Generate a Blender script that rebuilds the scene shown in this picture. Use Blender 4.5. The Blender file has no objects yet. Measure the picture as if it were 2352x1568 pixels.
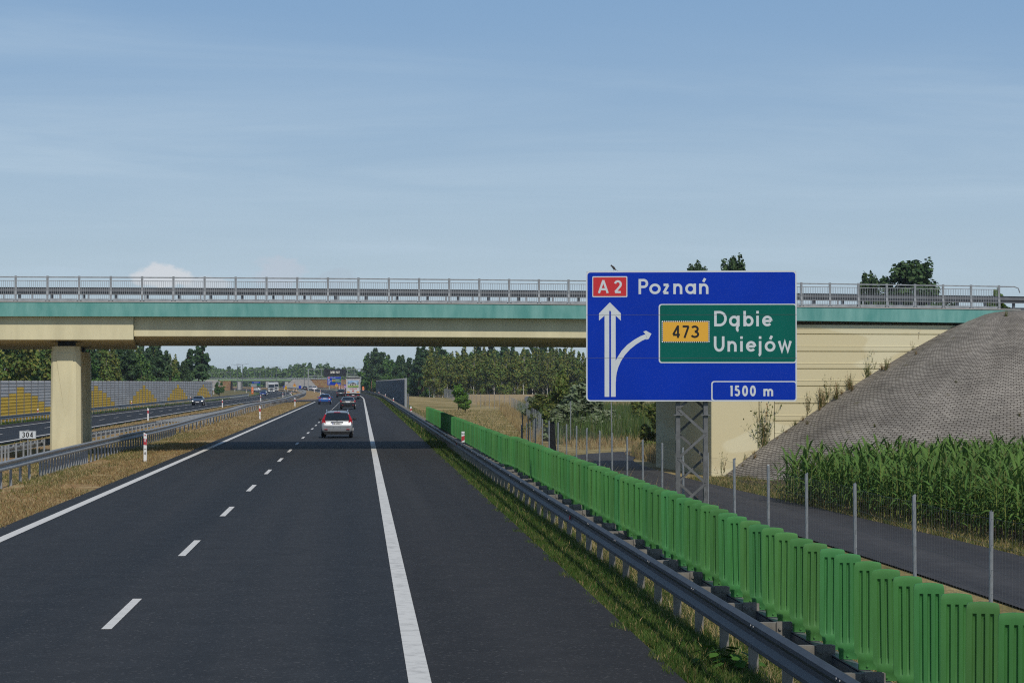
import bpy, bmesh, math, random
import numpy as np
from mathutils import Vector, Matrix

# ------------------------------------------------------------------ camera, sky, sun, exposure
S = bpy.context.scene
COL = S.collection
FP = 5127.0                 # focal length in units of a 2352-wide picture
CAMH = 3.15
YAW = math.atan((1176 - 828) / FP)
PITCH = math.atan((877 - 784) / FP)
cam = bpy.data.cameras.new("camera"); camo = bpy.data.objects.new("camera", cam); COL.objects.link(camo)
cam.sensor_width = 36.0; cam.lens = FP / 2352 * 36; cam.clip_start = 0.5; cam.clip_end = 30000
camo.location = (0, 0, CAMH); camo.rotation_euler = (math.pi / 2 + PITCH, 0, -YAW)
S.camera = camo
SUNV = Vector((0.22, -0.86, 1.0)).normalized()          # towards the sun: behind the camera, to the right
SUN_EL = math.asin(SUNV.z); SUN_AZ = math.atan2(SUNV.x, SUNV.y)
W = bpy.data.worlds.new("World"); S.world = W; W.use_nodes = True
S.view_settings.view_transform = 'Standard'; S.view_settings.look = 'None'
S.view_settings.gamma = 1.0; S.view_settings.use_curve_mapping = False
S.view_settings.exposure = -0.36
sunl = bpy.data.lights.new("sun", 'SUN'); sunl.energy = 3.7; sunl.angle = math.radians(0.55); sunl.color = (1, .93, .82)
suno = bpy.data.objects.new("sun", sunl); COL.objects.link(suno)
suno.rotation_euler = SUNV.to_track_quat('Z', 'Y').to_euler(); suno.location = (60, -170, 100)
S.cycles.max_bounces = 5; S.cycles.diffuse_bounces = 2; S.cycles.glossy_bounces = 2; S.cycles.transparent_max_bounces = 6
S.cycles.transmission_bounces = 3; S.cycles.volume_bounces = 0
S.cycles.use_denoising = False; S.cycles.filter_width = 1.15; S.cycles.sample_clamp_indirect = 4.0
def make_sky():
    nt = W.node_tree; nt.nodes.clear(); N = nt.nodes.new; L = nt.links.new
    out = N('ShaderNodeOutputWorld'); bg = N('ShaderNodeBackground'); bg.inputs[1].default_value = 0.11
    sky = N('ShaderNodeTexSky'); sky.sky_type = 'NISHITA'; sky.sun_disc = False
    sky.sun_elevation = SUN_EL; sky.sun_rotation = SUN_AZ
    sky.air_density = 1.0; sky.dust_density = 0.6; sky.ozone_density = 2.2; sky.altitude = 100
    tc = N('ShaderNodeTexCoord'); sep = N('ShaderNodeSeparateXYZ'); L(tc.outputs['Generated'], sep.inputs[0])
    def math_(op, a, b=None, c=None, clamp=False):
        m = N('ShaderNodeMath'); m.operation = op; m.use_clamp = clamp
        for i, v in enumerate((a, b, c)):
            if v is None: continue
            if isinstance(v, (int, float)): m.inputs[i].default_value = v
            else: L(v, m.inputs[i])
        return m.outputs[0]
    def ramp(v, lo, hi, a=0., b=1.):
        m = N('ShaderNodeMapRange'); m.interpolation_type = 'SMOOTHSTEP'; L(v, m.inputs[0])
        for i, q in enumerate((lo, hi, a, b)): m.inputs[i + 1].default_value = q
        return m.outputs[0]
    def noise(vec, scale, detail, rough=.55, dist=0.):
        n = N('ShaderNodeTexNoise'); L(vec, n.inputs['Vector']); n.inputs['Scale'].default_value = scale
        n.inputs['Detail'].default_value = detail; n.inputs['Roughness'].default_value = rough
        n.inputs['Distortion'].default_value = dist; return n.outputs[0]
    z = sep.outputs[2]
    # high cirrus, on a plane far above: direction / (height + small)
    d = math_('ADD', z, 0.12)
    cx = math_('DIVIDE', sep.outputs[0], d); cy = math_('DIVIDE', sep.outputs[1], d)
    cmb = N('ShaderNodeCombineXYZ'); L(cx, cmb.inputs[0]); L(cy, cmb.inputs[1])
    mp = N('ShaderNodeMapping'); L(cmb.outputs[0], mp.inputs[0]); mp.inputs['Rotation'].default_value = (0, 0, -.55)
    mp.inputs['Scale'].default_value = (.75, 1.7, 1)
    n1 = noise(mp.outputs[0], 1.1, 8, .6, .6)
    n2 = noise(mp.outputs[0], .35, 3)
    cir = math_('MULTIPLY', ramp(n1, .30, .88), ramp(n2, .32, .62))
    # thin even veil of high cloud, palest near the horizon
    tone = N('ShaderNodeMix'); tone.data_type = 'RGBA'; L(ramp(z, 0.0, .19), tone.inputs[0])
    tone.inputs[6].default_value = (5.15, 6.55, 7.8, 1); tone.inputs[7].default_value = (2.5, 4.32, 6.95, 1)
    deep = N('ShaderNodeMix'); deep.data_type = 'RGBA'; L(ramp(z, .19, .75), deep.inputs[0]); L(tone.outputs[2], deep.inputs[6]); deep.inputs[7].default_value = (.75, 1.6, 3.3, 1)   # deeper blue overhead
    m0 = N('ShaderNodeMix'); m0.data_type = 'RGBA'; m0.inputs[0].default_value = .8; L(sky.outputs[0], m0.inputs[6]); L(deep.outputs[2], m0.inputs[7])
    mix = N('ShaderNodeMix'); mix.data_type = 'RGBA'; L(math_('MULTIPLY', cir, ramp(z, .2, .8, .8, .25), clamp=True), mix.inputs[0]); L(m0.outputs[2], mix.inputs[6])
    mix.inputs[7].default_value = (5.6, 7.1, 8.5, 1)
    col = mix.outputs[2]
    # a few low cumulus heads far away
    az = math_('ARCTAN2', sep.outputs[0], sep.outputs[1])
    def cumulus(col, a0, z0, ra, rz, c, k):
        v = N('ShaderNodeCombineXYZ')
        da = math_('DIVIDE', math_('SUBTRACT', az, a0), ra); dz = math_('DIVIDE', math_('SUBTRACT', z, z0), rz)
        r = math_('SQRT', math_('ADD', math_('MULTIPLY', da, da), math_('MULTIPLY', dz, dz)))
        L(math_('MULTIPLY', az, 90), v.inputs[0]); L(math_('MULTIPLY', z, 130), v.inputs[1]); v.inputs[2].default_value = a0 * 50
        n = noise(v.outputs[0], 1.4, 6, .55)
        f = ramp(math_('ADD', math_('MULTIPLY', n, 1.5), math_('MULTIPLY', r, -1.)), -.35, .1, 0., k)
        m = N('ShaderNodeMix'); m.data_type = 'RGBA'; L(f, m.inputs[0]); L(col, m.inputs[6]); m.inputs[7].default_value = c + (1,)
        return m.outputs[2]
    def azel(u, v): 
        return math.atan((u - 1176) / FP) + YAW, math.sin(math.atan((784 - v) / FP) + PITCH)
    for (u, v, ru, rv, c, k) in [(375, 640, 66, 33, (8.2, 8.3, 8.6), .72), (470, 652, 60, 18, (7.4, 7.7, 8.2), .6), (640, 632, 60, 46, (5.9, 6.5, 7.5), .6), (780, 640, 50, 26, (4.8, 5.6, 6.6), .35)]:
        a0, z0 = azel(u, v); col = cumulus(col, a0, z0, ru / FP, rv / FP, c, k)
    L(col, bg.inputs[0]); L(bg.outputs[0], out.inputs[0])
make_sky()

# ------------------------------------------------------------------ helpers
R = random.Random(7)
def unproj(u, v, Z=0.0):
    """where the line of sight through (u, v) meets the level Z"""
    d = Vector(((u - 1176) / FP, (784 - v) / FP, -1)); d = camo.rotation_euler.to_matrix() @ d
    t = (Z - CAMH) / d.z
    return Vector((d.x * t, d.y * t, Z))
def at(u, v, Y):
    d = Vector(((u - 1176) / FP, (784 - v) / FP, -1)); d = camo.rotation_euler.to_matrix() @ d
    t = Y / d.y
    return Vector((d.x * t, Y, CAMH + d.z * t))

def mat(name, color, rough=.7, metal=0., var=0., scale=3., bump=0., bscale=40., rnd=0., spec=.4, col2=None, detail=4, stretch=None, emit=None, trans=0., lo=.35, hi=.68):
    m = bpy.data.materials.new(name); m.use_nodes = True; nt = m.node_tree; b = nt.nodes['Principled BSDF']
    N = nt.nodes.new; L = nt.links.new
    b.inputs['Roughness'].default_value = rough; b.inputs['Metallic'].default_value = metal
    b.inputs['Specular IOR Level'].default_value = spec
    b.inputs['Base Color'].default_value = tuple(color) + (1,)
    if trans: b.inputs['Transmission Weight'].default_value = trans
    if emit: b.inputs['Emission Color'].default_value = tuple(emit[:3]) + (1,); b.inputs['Emission Strength'].default_value = emit[3]
    tc = N('ShaderNodeTexCoord'); src = tc.outputs['Object']
    if stretch:
        mp = N('ShaderNodeMapping'); L(src, mp.inputs[0]); mp.inputs['Scale'].default_value = stretch; src = mp.outputs[0]
    cur = None
    if var or col2:
        n = N('ShaderNodeTexNoise'); L(src, n.inputs['Vector']); n.inputs['Scale'].default_value = scale; n.inputs['Detail'].default_value = detail
        n.inputs['Roughness'].default_value = .62
        mr = N('ShaderNodeMapRange'); L(n.outputs[0], mr.inputs[0]); mr.inputs[1].default_value = lo; mr.inputs[2].default_value = hi
        mx = N('ShaderNodeMix'); mx.data_type = 'RGBA'; L(mr.outputs[0], mx.inputs[0])
        c2 = col2 or [min(1, c * (1 + var)) for c in color]; c1 = color if col2 else [c * (1 - var) for c in color]
        mx.inputs[6].default_value = tuple(c1) + (1,); mx.inputs[7].default_value = tuple(c2) + (1,); cur = mx.outputs[2]
    if rnd:
        oi = N('ShaderNodeObjectInfo'); h = N('ShaderNodeHueSaturation')
        mr = N('ShaderNodeMapRange'); L(oi.outputs['Random'], mr.inputs[0]); mr.inputs[3].default_value = 1 - rnd; mr.inputs[4].default_value = 1 + rnd
        L(mr.outputs[0], h.inputs['Value'])
        m2 = N('ShaderNodeMath'); m2.operation = 'MULTIPLY'; L(oi.outputs['Random'], m2.inputs[0]); m2.inputs[1].default_value = 17.3
        m3 = N('ShaderNodeMath'); m3.operation = 'FRACT'; L(m2.outputs[0], m3.inputs[0])
        mh = N('ShaderNodeMapRange'); L(m3.outputs[0], mh.inputs[0]); mh.inputs[3].default_value = .5 - rnd * .1; mh.inputs[4].default_value = .5 + rnd * .1
        L(mh.outputs[0], h.inputs['Hue'])
        if cur: L(cur, h.inputs['Color'])
        else: h.inputs['Color'].default_value = tuple(color) + (1,)
        cur = h.outputs[0]
    if cur: L(cur, b.inputs['Base Color'])
    if bump:
        n2 = N('ShaderNodeTexNoise'); L(src, n2.inputs['Vector']); n2.inputs['Scale'].default_value = bscale; n2.inputs['Detail'].default_value = 3
        bp = N('ShaderNodeBump'); bp.inputs['Strength'].default_value = bump; bp.inputs['Distance'].default_value = .02
        L(n2.outputs[0], bp.inputs['Height']); L(bp.outputs[0], b.inputs['Normal'])
    return m

class MB:
    """collects polygons and links them as ONE mesh object"""
    def __init__(s): s.v = []; s.f = []; s.m = []; s.sm = False; s.uv = None
    def add(s, vs, fs, mi=0):
        o = len(s.v); s.v += [tuple(p) for p in vs]; s.f += [tuple(i + o for i in f) for f in fs]; s.m += [mi] * len(fs)
    def box(s, c, d, mi=0, rz=0., M=None):
        x, y, z = d[0] / 2, d[1] / 2, d[2] / 2
        P = [Vector((a * x, b * y, e * z)) for e in (-1, 1) for a, b in ((-1, -1), (1, -1), (1, 1), (-1, 1))]
        if M is None: M = Matrix.Rotation(rz, 3, 'Z')
        P = [M @ p + Vector(c) for p in P]
        s.add(P, [(3, 2, 1, 0), (4, 5, 6, 7), (0, 1, 5, 4), (1, 2, 6, 5), (2, 3, 7, 6), (3, 0, 4, 7)], mi); return s
    def bar(s, a, b, w, h, mi=0, up=(0, 0, 1)):
        a = Vector(a); b = Vector(b); y = (b - a); L = y.length; y.normalize(); u = Vector(up)
        x = y.cross(u)
        if x.length < 1e-4: x = y.cross(Vector((1, 0, 0)))
        x.normalize(); z = x.cross(y)
        M = Matrix((x, y, z)).transposed(); return s.box((a + b) / 2, (w, L, h), mi, M=M)
    def tube(s, pts, r, n=6, mi=0, cap=True):
        pts = [Vector(p) for p in pts]; rs = r if isinstance(r, (list, tuple)) else [r] * len(pts); vs = []; fs = []
        for i, p in enumerate(pts):
            t = (pts[min(i + 1, len(pts) - 1)] - pts[max(i - 1, 0)]).normalized()
            u = t.cross(Vector((0, 0, 1)) if abs(t.z) < .9 else Vector((0, 1, 0))).normalized(); w = t.cross(u)
            for k in range(n):
                a = 2 * math.pi * k / n; vs.append(p + (u * math.cos(a) + w * math.sin(a)) * rs[i])
        for i in range(len(pts) - 1):
            for k in range(n): fs.append((i * n + k, i * n + (k + 1) % n, (i + 1) * n + (k + 1) % n, (i + 1) * n + k))
        if cap: fs += [tuple(range(n)), tuple(range((len(pts) - 1) * n, len(pts) * n))[::-1]]
        s.add(vs, fs, mi); return s
    def lathe(s, c, prof, n=10, mi=0, axis='Z'):
        vs = []; fs = []
        for r, h in prof:
            for k in range(n):
                a = 2 * math.pi * k / n; q = (r * math.cos(a), r * math.sin(a), h)
                if axis == 'X': q = (q[2], q[0], q[1])
                if axis == 'Y': q = (q[0], q[2], q[1])
                vs.append((c[0] + q[0], c[1] + q[1], c[2] + q[2]))
        for i in range(len(prof) - 1):
            for k in range(n): fs.append((i * n + k, i * n + (k + 1) % n, (i + 1) * n + (k + 1) % n, (i + 1) * n + k))
        fs += [tuple(range(n))[::-1], tuple(range((len(prof) - 1) * n, len(prof) * n))]
        s.add(vs, fs, mi); return s
    def sweep(s, secs, mi=0, closed=True, caps=True):
        """secs: list of equal-length rings of points"""
        n = len(secs[0]); vs = [p for q in secs for p in q]; fs = []
        for i in range(len(secs) - 1):
            for k in range(n if closed else n - 1):
                fs.append((i * n + k, i * n + (k + 1) % n, (i + 1) * n + (k + 1) % n, (i + 1) * n + k))
        if closed and caps: fs += [tuple(range(n))[::-1], tuple(range((len(secs) - 1) * n, len(secs) * n))]
        s.add(vs, fs, mi); return s
    def slab(s, pts, t, mi=0):
        """polygon pushed back along its normal by t (front face stays)"""
        P = [Vector(p) for p in pts]; n = Vector()
        for i in range(len(P)): n += (P[i] - P[0]).cross(P[(i + 1) % len(P)] - P[0])
        n.normalize(); Q = [p - n * t for p in P]; k = len(P)
        s.add(P + Q, [tuple(range(k)), tuple(range(2 * k - 1, k - 1, -1))] + [(i, k + i, k + (i + 1) % k, (i + 1) % k) for i in range(k)], mi); return s
    def build(s, name, mats, parent=None, smooth=False, recalc=True, bevel=0, subsurf=0, smooth_angle=None):
        me = bpy.data.meshes.new(name); off = Vector(parent.matrix_world.translation) if parent is not None else Vector()
        if parent is not None:
            off = Vector(); q = parent
            while q is not None: off += q.location; q = q.parent
        me.from_pydata([tuple(Vector(p) - off) for p in s.v] if off.length else s.v, [], s.f)
        for m in (mats if isinstance(mats, (list, tuple)) else [mats]): me.materials.append(m)
        me.polygons.foreach_set('material_index', s.m)
        if recalc:
            bm = bmesh.new(); bm.from_mesh(me); bmesh.ops.recalc_face_normals(bm, faces=bm.faces); bm.to_mesh(me); bm.free()
        if s.uv:
            ul = me.uv_layers.new(name='UVMap')
            for lp in me.loops: ul.data[lp.index].uv = s.uv[lp.vertex_index]
        if smooth: me.polygons.foreach_set('use_smooth', [True] * len(me.polygons))
        me.update()
        o = bpy.data.objects.new(name, me); COL.objects.link(o)
        if parent is not None: o.parent = parent
        if bevel:
            md = o.modifiers.new('bevel', 'BEVEL'); md.width = bevel; md.segments = 2; md.limit_method = 'ANGLE'
        if subsurf:
            md = o.modifiers.new('subsurf', 'SUBSURF'); md.levels = subsurf; md.render_levels = subsurf
        if smooth_angle:
            me.polygons.foreach_set('use_smooth', [True] * len(me.polygons)); me.set_sharp_from_angle(angle=smooth_angle)
        return o
def tag(o, label=None, cat=None, group=None, kind=None):
    if label: o['label'] = label
    if cat: o['category'] = cat
    if group: o['group'] = group
    if kind: o['kind'] = kind
    return o
def thing(name, label, cat, loc=(0, 0, 0), group=None):
    o = bpy.data.objects.new(name, None); COL.objects.link(o); o.location = loc; o.empty_display_size = .3
    return tag(o, label, cat, group)
def copy_tree(o, parent=None):
    c = o.copy(); COL.objects.link(c)
    if parent is not None: c.parent = parent
    for ch in list(o.children): copy_tree(ch, c)
    return c
def tri_mesh(name, V, F, mats, mi=None, parent=None, quads=False):
    """fast mesh from numpy arrays (leaves, blades of grass)"""
    me = bpy.data.meshes.new(name); k = F.shape[1]
    me.vertices.add(len(V)); me.vertices.foreach_set('co', V.astype(np.float32).ravel())
    me.loops.add(F.size); me.loops.foreach_set('vertex_index', F.astype(np.int32).ravel())
    me.polygons.add(len(F)); me.polygons.foreach_set('loop_start', np.arange(0, F.size, k, dtype=np.int32))
    for m in mats: me.materials.append(m)
    if mi is not None: me.polygons.foreach_set('material_index', mi.astype(np.int32))
    me.update(calc_edges=True)
    return me
def link_mesh(name, me, parent=None):
    o = bpy.data.objects.new(name, me); COL.objects.link(o)
    if parent is not None: o.parent = parent
    return o

# ------------------------------------------------------------------ the alignment of the two carriageways
def sh(y):                                # lateral drift of our carriageway: straight, then a long left bend
    return 0. if y < 400 else (-6.2e-5 * (y - 400) ** 2 if y < 1500 else -75.0 - .1364 * (y - 1500))
_gy = np.arange(-100, 3001, 5.0)
_gap = np.interp(_gy, [-100, 0, 260, 409, 550, 700, 850, 1000, 3000], [13.5, 13.5, 13.2, 12.1, 11.0, 9.0, 7.6, 7.2, 7.2])
_gap = np.convolve(np.pad(_gap, 12, mode='edge'), np.ones(25) / 25, 'valid')
def XL(y): return -7.18 + sh(y) - float(np.interp(y, _gy, _gap))      # right-hand edge line of the opposite carriageway
def ZL(y): return -.30 - float(np.interp(y, [0, 400, 900, 1500], [0, 0, .55, .8]))
LX, DX, RX = -7.18, -3.23, .627           # our edge lines and lane line

M = {}
M['asphalt'] = None
def asphalt(name, c1, c2, speck, lanes=None):
    m = bpy.data.materials.new(name); m.use_nodes = True; nt = m.node_tree; b = nt.nodes['Principled BSDF']; N = nt.nodes.new; L = nt.links.new
    tc = N('ShaderNodeTexCoord')
    big = N('ShaderNodeTexNoise'); mp = N('ShaderNodeMapping'); L(tc.outputs['Object'], mp.inputs[0]); mp.inputs['Scale'].default_value = (.75, .012, 1)
    L(mp.outputs[0], big.inputs['Vector']); big.inputs['Scale'].default_value = 1.; big.inputs['Detail'].default_value = 5
    mx = N('ShaderNodeMix'); mx.data_type = 'RGBA'; mr = N('ShaderNodeMapRange'); L(big.outputs[0], mr.inputs[0]); mr.inputs[1].default_value = .38; mr.inputs[2].default_value = .62
    L(mr.outputs[0], mx.inputs[0]); mx.inputs[6].default_value = c1 + (1,); mx.inputs[7].default_value = c2 + (1,)
    med = N('ShaderNodeTexNoise'); L(tc.outputs['Object'], med.inputs['Vector']); med.inputs['Scale'].default_value = 1.3; med.inputs['Detail'].default_value = 8; med.inputs['Roughness'].default_value = .7
    mr3 = N('ShaderNodeMapRange'); L(med.outputs[0], mr3.inputs[0]); mr3.inputs[1].default_value = .3; mr3.inputs[2].default_value = .7; mr3.inputs[3].default_value = .80; mr3.inputs[4].default_value = 1.2
    ml = N('ShaderNodeMix'); ml.data_type = 'RGBA'; ml.blend_type = 'MULTIPLY'; ml.inputs[0].default_value = 1.; L(mx.outputs[2], ml.inputs[6]); L(mr3.outputs[0], ml.inputs[7])
    vo = N('ShaderNodeTexVoronoi'); L(tc.outputs['Object'], vo.inputs['Vector']); vo.inputs['Scale'].default_value = 32
    mr2 = N('ShaderNodeMapRange'); L(vo.outputs['Color'], mr2.inputs[0]); mr2.inputs[1].default_value = .80; mr2.inputs[2].default_value = 1.0; mr2.inputs[4].default_value = .95
    mx2 = N('ShaderNodeMix'); mx2.data_type = 'RGBA'; L(mr2.outputs[0], mx2.inputs[0]); L(ml.outputs[2], mx2.inputs[6]); mx2.inputs[7].default_value = speck + (1,)
    L(mx2.outputs[2], b.inputs['Base Color']); b.inputs['Roughness'].default_value = .82; b.inputs['Specular IOR Level'].default_value = .25
    bp = N('ShaderNodeBump'); bp.inputs['Strength'].default_value = .35; bp.inputs['Distance'].default_value = .01; L(vo.outputs['Distance'], bp.inputs['Height']); L(bp.outputs[0], b.inputs['Normal'])
    return m
M['asphalt'] = asphalt('asphalt', (.0202, .0232, .0272), (.0298, .0312, .0335), (.10, .10, .102))
M['shoulder'] = asphalt('shoulder_asphalt', (.0222, .0217, .0218), (.0312, .0300, .0296), (.098, .096, .094))
M['oldasphalt'] = asphalt('service_asphalt', (.037, .036, .038), (.055, .053, .054), (.085, .08, .078))
M['brownpave'] = mat('brown_paving', (.15, .11, .09), .9, var=.2, scale=1.)
M['line'] = mat('road_paint', (.64, .63, .60), .8, col2=(.50, .495, .475), lo=.5, hi=.8, scale=3.5, detail=10, bump=.5, bscale=60)
M['oldline'] = mat('road_paint_worn', (.62, .615, .585), .85, col2=(.30, .30, .29), scale=4.0, detail=12, lo=.48, hi=.80)

def ground_mat(name, stops, scale=.25, fine=6., rough=.95, bump=.6):
    m = bpy.data.materials.new(name); m.use_nodes = True; nt = m.node_tree; b = nt.nodes['Principled BSDF']; N = nt.nodes.new; L = nt.links.new
    tc = N('ShaderNodeTexCoord'); n = N('ShaderNodeTexNoise'); L(tc.outputs['Object'], n.inputs['Vector']); n.inputs['Scale'].default_value = scale; n.inputs['Detail'].default_value = 9; n.inputs['Roughness'].default_value = .68
    cr = N('ShaderNodeValToRGB'); L(n.outputs[0], cr.inputs[0]); e = cr.color_ramp.elements
    while len(e) < len(stops): e.new(.5)
    for el, (p, c) in zip(e, stops): el.position = p; el.color = c + (1,)
    f = N('ShaderNodeTexNoise'); mp = N('ShaderNodeMapping'); L(tc.outputs['Object'], mp.inputs[0]); mp.inputs['Scale'].default_value = (1, .35, 1); L(mp.outputs[0], f.inputs['Vector'])
    f.inputs['Scale'].default_value = fine; f.inputs['Detail'].default_value = 6; f.inputs['Roughness'].default_value = .75
    mr = N('ShaderNodeMapRange'); L(f.outputs[0], mr.inputs[0]); mr.inputs[1].default_value = .3; mr.inputs[2].default_value = .7; mr.inputs[3].default_value = .55; mr.inputs[4].default_value = 1.4
    mx = N('ShaderNodeMix'); mx.data_type = 'RGBA'; mx.blend_type = 'MULTIPLY'; mx.inputs[0].default_value = 1.; L(cr.outputs[0], mx.inputs[6]); L(mr.outputs[0], mx.inputs[7])
    L(mx.outputs[2], b.inputs['Base Color']); b.inputs['Roughness'].default_value = rough; b.inputs['Specular IOR Level'].default_value = .1
    bp = N('ShaderNodeBump'); bp.inputs['Strength'].default_value = bump; bp.inputs['Distance'].default_value = .06; L(f.outputs[0], bp.inputs['Height']); L(bp.outputs[0], b.inputs['Normal'])
    return m
TAN = (.33, .245, .115); TAN2 = (.42, .33, .165); OLIVE = (.20, .185, .065); GREEN = (.075, .105, .028); RUST = (.29, .175, .08)
M['drygrass'] = ground_mat('dry_grass_ground', [(.28, OLIVE), (.42, TAN), (.55, RUST), (.62, TAN2), (.8, (.22, .18, .07))])
M['verge'] = ground_mat('verge_ground', [(.35, GREEN), (.58, (.085, .12, .032)), (.74, (.16, .16, .055)), (.88, TAN)], scale=.6)
M['meadow'] = ground_mat('meadow_ground', [(.3, (.12, .12, .04)), (.45, (.24, .19, .075)), (.6, TAN2), (.75, TAN)], scale=.12)
M['field'] = ground_mat('far_field_ground', [(.3, (.10, .10, .035)), (.6, (.20, .16, .07)), (.8, TAN)], scale=.05, fine=2.)
M['soil'] = ground_mat('soil', [(.3, (.05, .038, .026)), (.7, (.11, .085, .055))], scale=1.2)

# ------------------------------------------------------------------ ground
def prof(y):
    s = sh(y); x = XL(y); z = ZL(y); far = float(np.interp(y, [0, 250, 500, 6000], [0, 0, 1, 1]))
    zr = -1.2 + .55 * far
    return [(-6000, -1.3, 'field'), (x - 60, -1.1, 'field'), (x - 16, z - .6, 'field'), (x - 12.2, z - .42, 'verge'), (x - 10.8, z - .32, 'verge'),
            (x + .8, z - .05, 'drygrass'), (x + 2.2, z - .08, 'drygrass'), (max(-13.6 + s, x + 2.6), -.30 + z * .0, 'drygrass'), (max(-10.6 + s, x + 3.2), -.12, 'drygrass'),
            (-7.9 + s, -.045, 'drygrass'), (3.3 + s, -.045, 'verge'), (4.5 + s, -.13, 'verge'), (5.6 + s, -.30, 'verge'), (8.6 + s, (-1.12 + .45 * far), 'meadow'),
            (14 + s, zr, 'meadow'), (60 + s, zr, 'field'), (6000, zr - .2, 'field')]
def gz(x, y):
    p = prof(y)
    for (a, za, _), (b, zb, _) in zip(p, p[1:]):
        if x <= b: return za + (zb - za) * (x - a) / (b - a)
    return p[-1][1]
def make_ground():
    ys = list(np.arange(-20, 300, 5.)) + list(np.arange(300, 700, 10.)) + list(np.arange(700, 1500, 25.)) + [1500, 1700, 2000, 3000, 5000, 9000]
    keys = ['field', 'verge', 'drygrass', 'meadow']
    mb = MB(); rows = []
    for y in ys:
        p = prof(y); row = []
        for (a, za, k), (b, zb, _) in zip(p, p[1:]):
            n = 1 if abs(b - a) > 400 else 3
            for i in range(n): row.append((a + (b - a) * i / n, y, za + (zb - za) * i / n, k))
        row.append((p[-1][0], y, p[-1][1], 'field')); rows.append(row)
    n = len(rows[0]); vs = [q[:3] for r in rows for q in r]; fs = []; mi = []
    for i in range(len(rows) - 1):
        for k in range(n - 1):
            fs.append((i * n + k, i * n + k + 1, (i + 1) * n + k + 1, (i + 1) * n + k)); mi.append(keys.index(rows[i][k][3]))
    mb.add(vs, fs); mb.m = mi
    o = mb.build('ground', [M[k] for k in keys]); tag(o, kind='structure')
make_ground()
def ribbon(mb, pts, lo, hi, z=0., mi=0, ztilt=0.):
    """flat strip along pts=(x,y) between lateral offsets lo..hi"""
    vs = []; n = len(pts)
    for i, (x, y, zz) in enumerate(pts):
        a = pts[max(0, i - 1)]; b = pts[min(n - 1, i + 1)]; t = Vector((b[0] - a[0], b[1] - a[1])).normalized(); nx, ny = t.y, -t.x
        vs += [(x + nx * lo, y + ny * lo, zz + z), (x + nx * hi, y + ny * hi, zz + z + ztilt)]
    mb.add(vs, [(2 * i, 2 * i + 1, 2 * i + 3, 2 * i + 2) for i in range(n - 1)], mi)
YS = list(np.arange(-20, 400, 20.)) + list(np.arange(400, 1500, 15.))
def ours(ys=YS): return [(sh(y), y, 0.) for y in ys]
def theirs(ys=YS): return [(XL(y), y, ZL(y)) for y in ys]
def make_roads():
    mb = MB(); ribbon(mb, ours(), -7.78, RX + .12, 0, 0); ribbon(mb, ours(), RX + .12, 3.42, 0, 1)
    road = mb.build('motorway_road', [M['asphalt'], M['shoulder']], recalc=False); tag(road, kind='structure')
    mb = MB(); ribbon(mb, theirs(), .55, -7.78, .01, 0, -.025 * 8.33); ribbon(mb, theirs(), -7.78, -10.6, .01 - .025 * 8.33, 1, -.07)
    road2 = mb.build('opposite_road', [M['asphalt'], M['shoulder']]); tag(road2, kind='structure')
    mb = MB()
    ribbon(mb, ours([y for y in YS if y < 356] + [356]), LX - .12, LX + .12, .006); ribbon(mb, ours([y for y in YS if y > 420]), LX - .12, LX + .12, .006)
    l = mb.build('edge_line', M['line'], road, recalc=False)
    mb = MB(); ribbon(mb, ours(), RX - .12, RX + .12, .006); mb.build('edge_line', M['oldline'], road, recalc=False)
    mb = MB()
    y = 4.8
    while y < 900: ribbon(mb, ours([y, y + 4]), DX - .065, DX + .065, .006); y += 12
    mb.build('lane_line', M['line'], road, recalc=False)
    mb = MB(); ribbon(mb, theirs(), -.12, .12, .016); mb.build('edge_line', M['line'], road2)
    mb = MB(); ribbon(mb, theirs(), -7.82, -7.6, .018 - .025 * 7.7); mb.build('edge_line', M['oldline'], road2)
    mb = MB(); y = 8.
    while y < 1000: ribbon(mb, theirs([y - 2, y + 2]), -3.86, -3.73, .016 - .025 * 3.8); y += 12
    mb.build('lane_line', M['line'], road2)
    # paved gap across the median
    mb = MB()
    for k, (ya, yb) in enumerate(((362, 392), (392, 418))):
        vs = []
        for y in (ya, yb):
            for i in range(5):
                x0 = XL(y) + .55; x1 = -7.78 + sh(y); x = x0 + (x1 - x0) * i / 4; vs.append((x, y, max(gz(x, y) + .06, -.25 if 0 < i < 4 else -.9) if i < 4 else -.004))
        mb.add(vs, [(i, i + 1, i + 6, i + 5) for i in range(4)], k)
    tag(mb.build('crossover_paving', [M['shoulder'], M['brownpave']]), kind='structure')
    # service road at the foot of the embankment, passing under the bridge and turning away
    pts = [(14.6, -10), (14.5, 30), (14.3, 55), (13.6, 75), (12.7, 95), (12.5, 112), (13.0, 122), (14.6, 130), (18, 136), (24, 139.5), (34, 142), (60, 146)]
    P = []
    for i in range(len(pts) - 1):
        for k in range(4):
            t = k / 4; a = pts[max(0, i - 1)]; b = pts[i]; c = pts[i + 1]; d = pts[min(len(pts) - 1, i + 2)]
            q = [.5 * (2 * b[j] + (c[j] - a[j]) * t + (2 * a[j] - 5 * b[j] + 4 * c[j] - d[j]) * t * t + (3 * b[j] - a[j] - 3 * c[j] + d[j]) * t ** 3) for j in (0, 1)]
            P.append((q[0], q[1], -1.13))
    mb = MB(); ribbon(mb, P, -1.95, 1.95, 0); o = mb.build('service_road', M['oldasphalt']); tag(o, kind='structure')
    mb = MB(); ribbon(mb, [(22.9, 48, -1.15), (21.2, 75, -1.15), (20.9, 97, -1.15)], -5.0, 30, .01)
    tag(mb.build('field_soil', M['soil']), kind='structure')
    return P
SERVICE = make_roads()

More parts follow.
